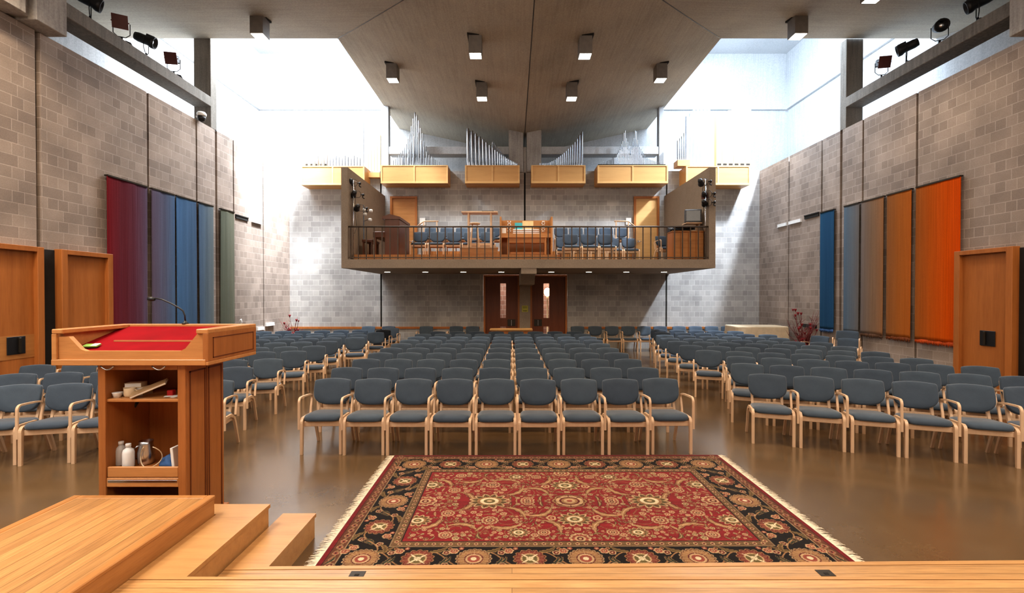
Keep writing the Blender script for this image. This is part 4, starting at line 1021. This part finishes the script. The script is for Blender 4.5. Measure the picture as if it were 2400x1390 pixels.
q = MB(); q.prism([P3(-1.965, E2+.004), P3(6.5, E2+.004), P3(6.5, 3.29), P3(-1.72, 3.185), P3(-1.965, 3.18)], .172, .198); obj('tread', q, M['stage_x'], t)
q = MB(); q.prism([P3(-1.965, 3.183), P3(-1.715, 3.188), P3(6.5, 3.293), P3(6.5, 3.34), P3(-1.68, 3.225), P3(-1.68, 4.01), P3(-1.965, 4.01)], .172, .201); obj('nosing', q, M['stage_edge_x'], t)
for X, Y, lab in ((-1.04, 3.135, 'small metal floor socket in lower step, left of rug centre'), (2.115, 3.15, 'small metal floor socket in lower step, right of rug centre')):
    t = thing('floor_socket', lab, 'socket', (X, Y, .198))
    q = MB(); q.box(-.05, .05, -.035, .035, 0, .003); obj('cover_plate', q, M['bronze'], t)
    q = MB(); q.box(-.015, .015, -.02, .0, .003, .005); obj('slot', q, M['dark'], t)
# ------------------------------------------------------------------ pulpit
t = thing('pulpit', 'oak pulpit with sloping red velvet desk and open shelves', 'pulpit', (-3.04, 4.1, 0))
ox, oy = -3.04, 4.1
def bx_(nm, mat, x0, x1, y0, y1, z0, z1, bev=.004, par=None):
    q = MB(); q.box(x0-ox, x1-ox, y0-oy, y1-oy, z0, z1, bev=bev); return obj(nm, q, M[mat], par or t)
CXa, CXb, CYa, CYb = -3.405, -2.685, 3.87, 4.36
bx_('side_panel', 'pulpit', CXa, CXa+.05, CYa, CYb, 0, 1.5); sp = bx_('side_panel', 'pulpit', CXb-.05, CXb, CYa, CYb, 0, 1.5)
q = MB()
for (y0, y1) in ((3.90, 4.10), (4.14, 4.33)):
    for (a, b_) in (((y0, y0+.012), (.14, 1.44)), ((y1-.012, y1), (.14, 1.44)), ((y0, y1), (1.428, 1.44)), ((y0, y1), (.14, .152))):
        q.box(CXb-ox-.002, CXb-ox+.004, a[0]-oy, a[1]-oy, b_[0], b_[1])
q.box(CXb-ox-.002, CXb-ox+.003, 4.115-oy, 4.123-oy, .1, 1.5)
obj('panel_moulding', q, M['door_dark'], sp)
bx_('back_panel', 'door_wood', CXa+.05, CXb-.05, CYb-.03, CYb, 0, 1.5)
bx_('plinth', 'pulpit', CXb-.05, CXb+.03, 4.15, CYb+.03, 0, .13)
q = MB(); q.box(CXa-ox, CXa-ox+.06, CYa-.02-oy, CYa-oy, 0, 1.5, bev=.003); q.box(CXb-ox-.065, CXb-ox, CYa-.02-oy, CYa-oy, 0, 1.5, bev=.003); q.box(CXa-ox+.06, CXb-ox-.065, CYa-.02-oy, CYa-oy, 1.46, 1.5); obj('face_frame', q, M['pulpit'], t)
bx_('shelf', 'pulpit_x', CXa+.05, CXb-.05, CYa+.0, CYb-.03, 1.19, 1.215)
bx_('floor_shelf', 'pulpit', CXa+.05, CXb-.05, CYa+.03, CYb-.03, .60, .625)
tr = bx_('drawer_front', 'pulpit_x', CXa+.065, CXb-.07, CYa-.012, CYa+.01, .57, .655)
bx_('drawer_runner', 'steel', CXa+.07, CXb-.075, CYa-.016, CYa-.004, .525, .55, .002)
bx_('bottom_rail', 'pulpit_x', CXa+.06, CXb-.065, CYa-.015, CYa+.02, .49, .565)
# desk box
DXa, DXb, DYa, DYb, Z0, Z1 = -3.735, -2.463, 3.80, 4.515, 1.503, 1.795
bx_('desk_bottom', 'pulpit_x', DXa, DXb, DYa, DYb, Z0, Z0+.03, .004)
q = MB()
a, b_, c_, d_ = DXa-ox, DXb-ox, DXa-ox+.13, DXb-ox-.06
q.yprism([(a, Z0+.03), (b_-.046, Z0+.03), (b_-.046, Z1-.036), (b_-.10, Z1-.036), (b_-.20, Z0+.135), (b_-.24, Z0+.115), (a+.26, Z0+.115), (a+.22, Z0+.13), (a+.125, Z1-.06), (a, Z1-.06)], DYa+.02-oy, DYa+.06-oy); obj('front_board', q, M['pulpit_x'], t)
q = MB(); q.box(a, b_-.02, DYa-.005-oy, DYa+.03-oy, Z0, Z0+.048, bev=.004); q.box(a, a+.04, DYa-oy, DYa+.019-oy, Z0+.048, Z1-.036, bev=.003); obj('front_trim', q, M['pulpit_x'], t)
bx_('desk_side', 'pulpit_x', DXa, DXa+.045, DYa+.06, DYb, Z0+.03, Z1-.03)
ds = bx_('desk_side', 'pulpit', DXb-.045, DXb, DYa, DYb, Z0+.03, Z1-.03)
q = MB()
for (y0, y1, z0, z1) in ((DYa+.06, DYb-.05, Z1-.075, Z1-.067), (DYa+.06, DYb-.05, Z0+.055, Z0+.063), (DYa+.06, DYa+.068, Z0+.055, Z1-.067), (DYb-.058, DYb-.05, Z0+.055, Z1-.067)): q.box(b_-.002, b_+.003, y0-oy, y1-oy, z0, z1)
obj('panel_moulding', q, M['door_dark'], ds)
bx_('desk_back', 'pulpit_x', DXa+.046, DXb-.046, DYb-.045, DYb-.001, Z0+.03, Z1-.03)
for x0, x1 in ((DXa, DXa+.09), (DXb-.10, DXb)): bx_('rim', 'pulpit_x', x0, x1, DYa, DYb, Z1-.035, Z1+.003, .006)
bx_('rim', 'pulpit_x', DXa+.09, DXb-.10, DYb-.05, DYb, Z1-.035, Z1+.003, .006)
q = MB()
q.xprism([(DYa+.07-oy, Z0+.05), (DYa+.07-oy, Z0+.098), (4.10-oy, Z0+.168), (4.10-oy, Z0+.12)], DXa-ox+.05, DXb-ox-.05); obj('velvet_lower', q, M['redvel'], t)
q = MB(); q.xprism([(4.10-oy, Z0+.12), (4.10-oy, Z0+.168), (DYb-.05-oy, Z1-.02), (DYb-.05-oy, Z1-.06)], DXa-ox+.05, DXb-ox-.05); obj('velvet_upper', q, M['redvel'], t)
q = MB(); q.box(DXa-ox+.26, DXb-ox-.10, 4.09-oy, 4.105-oy, Z0+.165, Z0+.176); obj('ledge_strip', q, M['stage_edge_x'], t)
for xx in (-3.30, -2.88):
    q = MB(); q.tube([(xx-ox-.055+.11*i/10, DYa+.03-oy-.01, Z0-.008-.03*sin(pi*i/10)) for i in range(11)], .006, 7); obj('handle', q, M['steel'], t)
# microphone
mx, mz = P(434, 757, 4.49); 
t2 = thing('gooseneck_microphone', 'thin black gooseneck microphone rising from the pulpit rim', 'microphone', (mx, 4.49, Z1+.003))
bz = Z1+.003
pts = [(0, 0, .01)]
for (px, py) in ((433, 740), (429, 729), (420, 722), (400, 711), (380, 702), (364, 699)): x, z = P(px, py, 4.49); pts.append((x-mx, 0, z-bz))
q = MB(); q.tube(pts, .007, 8); obj('gooseneck', q, M['black'], t2)
q = MB(); q.lathe([(.03, 0), (.03, .008), (.014, .015), (.012, .03)], 14); obj('mount', q, M['black'], t2)
x, z = P(355, 701, 4.49); q = MB(); q.lathe([(.006, -.035), (.018, -.03), (.022, 0), (.016, .03), (.006, .034)], 14, Matrix.Translation((x-mx, 0, z-bz)) @ Matrix.Rotation(pi/2+.1, 4, 'Y')); obj('capsule', q, M['black'], t2)
# things on the shelves
sh = 1.215; fl = .625
def at(px, Y): return (px-1200)*Y/F
for i, (w, d, h, lab) in enumerate(((.185, .11, .034, 'pale hardback book, bottom of the stack on pulpit shelf'), (.18, .105, .036, 'pale hardback book, second from bottom on pulpit shelf'), (.125, .09, .036, 'cream book on top of the stack on pulpit shelf'))):
    t3 = thing('book', lab, 'book', (at(318, 4.04)+(-.01 if i == 2 else .015*i), 4.05, sh+(.0, .034, .07)[i]+.0), .1*i, 'books on the pulpit shelf')
    q = MB(); q.box(-w/2*1.0-.003, w/2, -d/2-.003, d/2, 0, .003); q.box(-w/2-.003, w/2, -d/2-.003, d/2, h-.003, h); q.box(w/2-.003, w/2, -d/2-.003, d/2, .003, h-.003); obj('cover', q, M['cream'], t3)
    q = MB(); q.box(-w/2, w/2-.003, -d/2, d/2, .003, h-.003); obj('pages', q, M['paper'], t3)
t3 = thing('paper_cup', 'small low white cup on pulpit shelf', 'cup', (at(273, 3.93), 3.93, sh)); q = MB(); q.lathe([(.026, 0), (.034, .035), (.036, .042), (.032, .042), (.028, .008)], 20); obj('cup', q, M['white'], t3); q = MB(); q.lathe([(.0345, .036), (.037, .038), (.037, .044), (.033, .044)], 20); obj('rim', q, M['white'], t3)
t3 = thing('mug', 'cream mug beside the tilted book on pulpit shelf', 'mug', (at(303, 3.95), 3.95, sh)); q = MB(); q.lathe([(.034, 0), (.042, .02), (.044, .075), (.042, .078), (.039, .074), (.036, .01)], 22); obj('body', q, M['cream'], t3); q = MB(); q.tube([(.042, 0, .06), (.068, 0, .055), (.07, 0, .03), (.042, 0, .02)], .006, 8); obj('handle', q, M['cream'], t3)
t3 = thing('book', 'tan book leaning diagonally against the stack on pulpit shelf', 'book', (at(348, 3.94), 3.94, sh+.006), 0, 'books on the pulpit shelf'); t3.rotation_euler = (.25, -.40, .35)
q = MB(); q.box(-.13, .14, -.05, .05, 0, .003); q.box(-.13, .14, -.05, .05, .015, .018); q.box(-.13, .14, .047, .05, .003, .015); obj('cover', q, plain('tan_cover', (.38, .25, .13, 1), .6), t3); q = MB(); q.box(-.128, .138, -.048, .046, .003, .015); obj('pages', q, M['paper'], t3)
t3.location.z = sh+.066
simple('red_box', (lambda q: q.box(-.025, .025, -.02, .02, 0, .05, bev=.003) or q)(MB()), M['red'], 'small dark red box at right end of pulpit shelf', 'box').location = (at(400, 3.99), 3.99, sh)
t3 = thing('paper_sheets', 'loose white papers at front right of pulpit shelf', 'paper', (at(402, 3.95), 3.96, sh)); q = MB()
for k in range(4): q.box(-.06, .05, -.03, .03, .001+.002*k, .0022+.002*k, Matrix.Rotation(.3*k-.4, 4, 'Z'))
obj('sheets', q, M['paper'], t3)
t3 = thing('green_pamphlet', 'green and white pamphlet on left of the red pulpit desk', 'pamphlet', (at(212, 3.96), 3.96, Z0+.139)); q = MB(); q.box(-.05, .06, -.03, .035, 0, .012, bev=.002); t3.rotation_euler = (.23, 0, .2); obj('cover', q, M['green'], t3); q = MB(); q.box(.012, .058, -.028, .033, .012, .014); obj('sheet', q, M['paper'], t3)
for px, Y, lab in ((281, 4.0, 'translucent plastic bottle behind, left of pair on pulpit bottom shelf'), (298, 3.94, 'white plastic bottle in front, right of pair on pulpit bottom shelf')):
    t3 = thing('plastic_bottle', lab, 'bottle', (at(px, Y), Y, fl), 0, 'plastic bottles on the pulpit bottom shelf')
    q = MB(); q.lathe([(.040, 0), (.043, .01), (.043, .125), (.036, .15), (.018, .163), (.017, .172)], 22); obj('body', q, M['bottle'] if px == 281 else M['white'], t3)
    q = MB(); q.lathe([(.02, .172), (.021, .195), (.018, .2)], 16); obj('cap', q, M['white'], t3)
t3 = thing('steel_pitcher', 'shiny steel water pitcher on pulpit bottom shelf', 'pitcher', (at(340, 4.02), 4.02, fl)); q = MB(); q.lathe([(.055, 0), (.062, .02), (.064, .1), (.05, .17), (.055, .2), (.05, .2), (.045, .17)], 26); obj('body', q, M['steel'], t3)
q = MB(); q.tube([(-.06, -.01, .16), (-.095, -.02, .13), (-.095, -.02, .06), (-.062, -.01, .04)], .008, 8); obj('handle', q, M['steel'], t3)
t3 = thing('cord_loop', 'thin pale cord looped around the steel pitcher', 'cord', (at(355, 3.95), 3.92, fl)); q = MB(); q.tube([(.09*cos(a*pi/12+2.2), .02*sin(a*pi/6), .10+.09*sin(a*pi/12+2.2)) for a in range(21)], .004, 6); obj('cord', q, M['cream'], t3)
t3 = thing('crumpled_cloth', 'crumpled blue cloth on pulpit bottom shelf', 'cloth', (at(394, 3.96), 3.97, fl)); q = MB(); rk = random.Random(2); vs = []; fs = []
for i in range(9):
    for j in range(16):
        th_ = pi/2*i/8; ph_ = 2*pi*j/16; r = .06*(1+.28*sin(5*ph_+i)+rk.uniform(-.12, .12)); vs.append((r*cos(ph_)*cos(th_)*1.1, r*sin(ph_)*cos(th_)*.8, .095*sin(th_)*(1+rk.uniform(-.12, .12)) if i else 0))
fs = [(i*16+j, i*16+(j+1) % 16, (i+1)*16+(j+1) % 16, (i+1)*16+j) for i in range(8) for j in range(16)]+[tuple(range(15, -1, -1))]
q.add(vs, fs, True); obj('cloth', q, M['blue_cloth'], t3)
t3 = thing('white_box', 'white flat box standing upright against right inside of pulpit', 'box', (at(412, 3.96), 3.97, fl)); q = MB(); q.box(-.008, .016, -.06, .07, 0, .17, Matrix.Rotation(-.10, 4, 'Y'), bev=.003); obj('box', q, M['paper'], t3)
t3 = thing('hanging_microphone', 'small black handheld microphone clipped under pulpit shelf', 'microphone', (at(310, 4.15), 4.2, 1.19)); q = MB(); q.tube([(.04, 0, 0), (.035, 0, -.03), (0, -.02, -.075)], .008, 8); obj('clip', q, M['black'], t3); q = MB(); q.tube([(.01, -.01, -.06), (-.02, -.03, -.12)], [.016, .022], 12); obj('head', q, M['black'], t3)
# ------------------------------------------------------------------ oriental rug
def build_rug():
    RX0, RX1, RY0, RY1 = -1.505, 2.655, 3.33, 6.02
    W, H = RX1-RX0, RY1-RY0
    px = .005; qw = int(W/2/px)+1; qh = int(H/2/px)+1
    img = np.zeros((qh, qw, 3)); rs = np.random.RandomState(5)
    hx, hy = W/2, H/2
    gx = np.linspace(0, hx, qw)[None, :].repeat(qh, 0); gy = np.linspace(0, hy, qh)[:, None].repeat(qw, 1)   # distance from outer edges
    c = lambda *a: np.array(a)/255.
    RED, DRED, BLK, CRM, TAN, OLV, ROSE, BRN, WHT, GRN = c(122, 30, 34), c(84, 18, 22), c(20, 15, 15), c(176, 146, 110), c(142, 106, 72), c(96, 84, 50), c(136, 70, 56), c(92, 54, 36), c(204, 186, 152), c(54, 60, 44)
    e = np.minimum(gx, gy)
    bands = [(0, .045, c(110, 26, 30)), (.045, .05, BLK), (.05, .14, BRN), (.14, .15, CRM*.8), (.15, .495, BLK), (.495, .502, CRM*.7), (.502, .575, TAN*.7), (.575, .585, BLK), (.585, 9, RED)]
    for a, b_, col in bands: img[(e >= a) & (e < b_)] = col
    occ = []
    def win(cx, cy, r):
        x0 = max(0, int((cx-r)/px)); x1 = min(qw, int((cx+r)/px)+2); y0 = max(0, int((cy-r)/px)); y1 = min(qh, int((cy+r)/px)+2)
        return slice(y0, y1), slice(x0, x1)
    def flower(cx, cy, r, n, cols, rot=0., sq=1.0, depth=.2):
        s = win(cx, cy, r*1.3)
        dx = gx[s]-cx; dy = (gy[s]-cy)/sq
        if dx.size == 0: return
        rr = np.hypot(dx, dy); th = np.arctan2(dy, dx)+rot
        pr = r*(1-depth+depth*np.abs(np.cos(n*th/2)))
        for k, (f, col) in enumerate(cols):
            m = rr < (pr*f if k < 3 else r*f); img[s][m] = col
        if n >= 6:
            m = (rr < pr*.86) & (rr > r*.42) & (np.abs(np.sin(n*th/2)) < .16); img[s][m] = cols[0][1]
    def leaf(cx, cy, L, w, ang, bend, col, edge, mid):
        s = win(cx, cy, L); dx = gx[s]-cx; dy = gy[s]-cy
        if dx.size == 0: return
        u = dx*math.cos(ang)+dy*math.sin(ang); v = -dx*math.sin(ang)+dy*math.cos(ang)
        t = u/L+.5; ok = (t > 0) & (t < 1); v = v-bend*L*(4*(t-.5)**2-.5)*.5
        hw = w*np.sin(np.pi*np.clip(t, 0, 1))**.7*(1-.4*np.clip(t, 0, 1))*(1+.18*np.sin(t*30))
        img[s][ok & (np.abs(v) < hw)] = edge; img[s][ok & (np.abs(v) < hw*.72)] = col; img[s][ok & (np.abs(v) < hw*.16)] = mid
    def vine(pts, r, col):
        for x, y in pts:
            s = win(x, y, r); m = (gx[s]-x)**2+(gy[s]-y)**2 < r*r; img[s][m] = col
    def spiral(cx, cy, R, a0, turn, r, col):
        vine([(cx+R*(1-t*.75)*math.cos(a0+turn*t), cy+R*(1-t*.75)*math.sin(a0+turn*t)) for t in np.linspace(0, 1, 90)], r, col)
    # guard stripes
    for k in range(int(hx/.085)+1): flower(.045+.09*k, .095, .030, 5, [(1, CRM*.8), (.7, ROSE), (.35, BLK)], k); leaf(.09+.09*k, .095, .05, .012, .6, .1, TAN, BLK, TAN)
    for k in range(int(hy/.085)+1): flower(.095, .045+.09*k, .030, 5, [(1, CRM*.8), (.7, ROSE), (.35, BLK)], k); leaf(.095, .09+.09*k, .05, .012, .9, .1, TAN, BLK, TAN)
    for k in range(int(hx/.07)+1): flower(.575+.07*k, .539, .020, 5, [(1, CRM), (.6, DRED)], k); leaf(.61+.07*k, .539, .045, .010, .7*(-1)**k, .1, OLV, BRN, TAN)
    for k in range(int(hy/.07)+1): flower(.539, .575+.07*k, .020, 5, [(1, CRM), (.6, DRED)], k); leaf(.539, .61+.07*k, .045, .010, .9*(-1)**k, .1, OLV, BRN, TAN)
    # main border
    def along(L, vert):
        f = (lambda a, b_: (b_, a)) if vert else (lambda a, b_: (a, b_))
        o = math.pi/2 if vert else 0; M0 = .322; sp = .47
        m = M0; k_ = max(1, round((L-m)/sp)); st = (L-m)/k_; big = [m+i*st for i in range(k_+1)]
        vine([f(a, M0+.09*math.sin((a-m)*2*math.pi/st)) for a in np.arange(.2, L, .003)], .006, TAN)
        for i, a in enumerate(big):
            for sgn in (-1, 1):
                x, y = f(a+sgn*.165, M0-.11*sgn); flower(x, y, .042, 6, [(1, CRM), (.76, ROSE), (.36, CRM), (.16, DRED)], i)
                x, y = f(a+sgn*.215, M0+.085*sgn); flower(x, y, .034, 5, [(1, CRM*.95), (.7, DRED), (.3, CRM)], i+.5)
                x, y = f(a+sgn*.155, M0+.13*sgn); leaf(x, y, .17, .026, o+.5*sgn, .35*sgn, OLV, TAN, BRN)
                x, y = f(a+sgn*.235, M0-.02); leaf(x, y, .12, .018, o+1.1, .3, GRN, TAN, BLK)
                x, y = f(a+sgn*.11, M0-.145*sgn); flower(x, y, .022, 5, [(1, ROSE), (.5, CRM)], i)
                x, y = f(a+sgn*.20, M0-.145*sgn); flower(x, y, .020, 5, [(1, TAN), (.5, DRED)], i)
            x, y = f(a, M0)
            if i % 2 == 0: flower(x, y, .145, 20, [(1, CRM*.92), (.94, BRN), (.88, TAN), (.52, DRED), (.45, CRM), (.34, ROSE), (.16, WHT)], 0, 1.0, .10)
            else:
                flower(x, y, .135, 14, [(1, TAN), (.93, DRED), (.86, ROSE*.85), (.54, CRM), (.44, OLV), (.20, WHT)], .2, 1.0, .16)
                for q_ in range(4): leaf(x+.05*math.cos(q_*1.57+.78), y+.05*math.sin(q_*1.57+.78), .09, .014, q_*1.57+.78, 0, WHT, BRN, WHT)
    along(hx, False); along(hy, True)
    # field
    inf = (e >= .587)
    keep = img.copy()
    for _ in range(26):
        cx, cy = rs.uniform(.6, hx), rs.uniform(.6, hy); spiral(cx, cy, rs.uniform(.10, .2), rs.uniform(0, 6.28), rs.choice([-1, 1])*rs.uniform(4, 7), .0042, TAN*.9)
    mains = [(hx, hy, .165, 'med'), (hx-.80, hy, .185, 'pal'), (hx, hy-.38, .145, 'pal'), (hx-.78, hy-.40, .085, 'ros'), (hx-.42, hy-.02, .075, 'ros'), (.64, hy, .12, 'ros'), (.64, hy-.40, .12, 'pal'), (hx, .62, .10, 'ros'), (hx-.52, hy-.62, .09, 'pal'), (hx-1.18, hy-.26, .07, 'ros'), (hx-.30, hy-.62, .06, 'ros'), (hx-1.15, hy-.66, .065, 'ros')]
    for x, y, r, k in mains: occ.append((x, y, r*1.05))
    for x, y, a, bnd in ((hx-.30, hy-.24, .6, .6), (hx-.55, hy-.22, 2.4, .5), (hx-.62, hy-.50, .2, .5), (hx-1.02, hy-.52, 2.9, .6), (hx-1.02, hy-.08, 1.2, .5), (hx-.22, hy-.5, 2.2, .6), (hx-1.3, hy-.45, .9, .5)):
        leaf(x, y, .34, .046, a, bnd, TAN, DRED, CRM); occ.append((x, y, .085))
    n = 0
    for _ in range(14000):
        x, y = rs.uniform(.56, hx), rs.uniform(.56, hy); r = rs.choice([.062, .050, .038, .028, .019], p=[.14, .2, .22, .24, .20])
        if x < .59+r or y < .59+r: continue
        if hx-x < r and hx-x > .3*r: continue
        if all(math.hypot(x-a, y-b_) > r*.90+q*.93 for a, b_, q in occ):
            occ.append((x, y, r)); n += 1
            k = rs.randint(0, 6)
            if k < 3: flower(x, y, r, int(rs.choice([5, 6, 8])), [(1.02, DRED), (.92, [CRM, TAN, CRM][k]), (.55, [ROSE, DRED, OLV][k]), (.26, CRM)], rs.uniform(0, 6))
            elif k < 5: leaf(x, y, r*2.5, r*.52, rs.uniform(0, 6.28), rs.uniform(-.6, .6), [TAN, OLV][k-3], DRED, CRM)
            else: flower(x, y, r*.8, 5, [(1, CRM), (.6, RED), (.3, CRM)], rs.uniform(0, 6))
    for x, y, r, k in mains:
        if k == 'med': flower(x, y, r*1.12, 8, [(1, DRED), (.95, TAN), (.84, BRN), (.74, CRM), (.55, DRED), (.45, TAN), (.30, CRM), (.16, ROSE)], 0, .85, .12)
        elif k == 'pal': flower(x, y, r*1.2, 12, [(1, DRED), (.95, CRM), (.80, OLV*.9), (.56, TAN), (.42, WHT), (.26, OLV), (.12, CRM)], .26, .8, .3)
        else: flower(x, y, r*1.05, 10, [(1, DRED), (.94, CRM), (.72, ROSE), (.46, CRM), (.28, DRED), (.14, CRM)], .1, .95, .15)
    img[~inf & (e < .587)] = np.where(np.ones((int((~inf & (e < .587)).sum()), 1), bool), keep[~inf & (e < .587)], 0)
    full = np.concatenate([img, img[:, -2::-1]], 1); full = np.concatenate([full, full[-2::-1]], 0)
    NH, NW = full.shape[:2]
    full = full*(1+.09*rs.randn(NH, NW, 1)*.6)
    band = 1+.06*np.repeat(rs.randn(NH//6+1), 6)[:NH][:, None, None]*.6; full = np.clip(full*band*.93, 0, 1)
    lin = np.where(full <= .04045, full/12.92, ((full+.055)/1.055)**2.4)
    X = np.linspace(0, W, NW); Y = np.linspace(0, H, NH)
    xx, yy = np.meshgrid(X, Y); zz = np.full_like(xx, .014)
    zz[0, :] = zz[-1, :] = 0.001; zz[:, 0] = zz[:, -1] = 0.001
    co_ = np.stack([xx-W/2, yy-H/2, zz], -1).reshape(-1, 3)
    idx = np.arange(NH*NW).reshape(NH, NW)
    q4 = np.stack([idx[:-1, :-1], idx[:-1, 1:], idx[1:, 1:], idx[1:, :-1]], -1).reshape(-1, 4)
    me = bpy.data.meshes.new('pile'); me.vertices.add(len(co_)); me.vertices.foreach_set('co', co_.astype(np.float32).ravel())
    me.loops.add(q4.size); me.loops.foreach_set('vertex_index', q4.astype(np.int32).ravel())
    me.polygons.add(len(q4)); me.polygons.foreach_set('loop_start', np.arange(0, q4.size, 4, dtype=np.int32)); me.polygons.foreach_set('loop_total', np.full(len(q4), 4, dtype=np.int32))
    me.update(calc_edges=True)
    at_ = me.color_attributes.new('weave', 'FLOAT_COLOR', 'POINT')
    rgba = np.ones((NH*NW, 4), np.float32); rgba[:, :3] = lin.reshape(-1, 3); at_.data.foreach_set('color', rgba.ravel())
    m = NT('rug_weave'); a = m.n('ShaderNodeAttribute', attribute_name='weave'); nz = m.noise(m.objc(), 220, 2)
    m.base(m.mix(1.0, a.outputs['Color'], m.ramp(nz, [(.3, (.85,)*3), (.7, (1.1,)*3)]), 'MULTIPLY')); m.set(.95, 0, .1); m.b.inputs['Sheen Weight'].default_value = .1; m.bump(nz, .4, .004)
    me.materials.append(m.m)
    t = thing('oriental_rug', 'large red and black oriental rug with cream fringes on floor', 'rug', ((RX0+RX1)/2, (RY0+RY1)/2, 0), .004)
    o = obj('pile', me, None, t)
    for s in (-1, 1):
        q = MB(); rk = random.Random(8+s); nf = 430
        for i in range(nf):
            y = -H/2+.01+(H-.02)*i/(nf-1); l = rk.uniform(.07, .105); w = .0042; dy = rk.uniform(-.022, .022)
            x0 = s*W/2; v = [(x0, y-w, .010), (x0, y+w, .010), (x0+s*l*.5, y+w+dy*.4, .012), (x0+s*l*.5, y-w+dy*.4, .012), (x0+s*l, y+dy+w*.5, .003), (x0+s*l, y+dy-w*.5, .003)]
            q.add(v, [(0, 1, 2, 3), (3, 2, 4, 5)])
        obj('fringe', q, M['fringe'], t)
build_rug()
# ------------------------------------------------------------------ light
def area(name, loc, rot, sx, sy, power, col):
    l = bpy.data.lights.new(name, 'AREA'); l.shape = 'RECTANGLE'; l.size = sx; l.size_y = sy; l.energy = power; l.color = col
    o = bpy.data.objects.new(name, l); COL.objects.link(o); o.location = loc; o.rotation_euler = rot; return o
COOL = (.80, .90, 1.0)
def tower(side, back, k, col, down=52):
    s = -1 if side == 'l' else 1
    x = Wx0-.75 if side == 'l' else Wx1+.75
    y0, y1 = (Wy1+.3, YO-.3) if back else (YF+.2, Wy0-.3)
    a = radians(90-down)
    area('tower_light', (x, (y0+y1)/2, 11.3), (a, 0, pi/2 if s < 0 else -pi/2), y1-y0, 1.9, 850*k, col)
    xa, xb = sorted((x, XOL if s < 0 else XOR))
    area('tower_light', ((xa+xb)/2, (Wy1+.75) if back else (Wy0-.75), 11.3), (a, 0, 0 if back else pi), (xb-xa)*.9, 1.9, 750*k, col)
tower('l', True, 1.25, (.86, .93, 1.0)); tower('r', True, .62, (.70, .84, 1.0))
tower('l', False, 1.35, (1.0, .92, .84)); tower('r', False, .85, (1.0, .90, .80))
def beam_lamp(loc, target, energy, col, size, soft):
    l = bpy.data.lights.new('tower_spot', 'SPOT'); l.energy = energy; l.color = col; l.spot_size = radians(size); l.spot_blend = .9; l.shadow_soft_size = soft
    o = bpy.data.objects.new('tower_spot', l); COL.objects.link(o); o.location = loc; o.rotation_euler = (Vector(target)-Vector(loc)).to_track_quat('-Z', 'Y').to_euler()
beam_lamp((10.9, 14.3, 11.6), (6.2, 18, 2.6), 9500, (.78, .88, 1.0), 76, .30)
beam_lamp((-6.6, 14.3, 11.4), (1.2, 18, 4.4), 5200, (.84, .92, 1.0), 44, .5)  # added spot that brightens the balcony back wall
beam_lamp((-5.7, 15.2, 11.6), (-8.6, 16.6, 5.4), 14000, (.92, .96, 1.0), 42, .5)  # added spot that makes the white glare on the left wall
area('added_front_fill', (XC, YF+.4, 6.6), (radians(68), 0, 0), 12, 2.6, 350, (1.0, .86, .72))  # added soft fill behind the camera, no fitting of the hall
lob = bpy.data.lights.new('lobby_lamp', 'POINT'); lob.energy = 800; lob.color = (1, .86, .74); lob.shadow_soft_size = .3
o = bpy.data.objects.new('lobby_lamp', lob); COL.objects.link(o); o.location = (.4, 19.2, 5.6)
w = bpy.data.worlds.new('sky'); S.world = w; w.use_nodes = True
bg = w.node_tree.nodes['Background']; bg.inputs[0].default_value = (.75, .85, 1, 1); bg.inputs[1].default_value = .6
S.view_settings.view_transform = 'Standard'; S.view_settings.look = 'Medium High Contrast'; S.view_settings.exposure = 0.18
S.cycles.use_denoising = True
S.cycles.use_adaptive_sampling = True; S.cycles.adaptive_threshold = .025; S.cycles.max_bounces = 7; S.cycles.diffuse_bounces = 4; S.cycles.glossy_bounces = 3; S.cycles.sample_clamp_indirect = 8
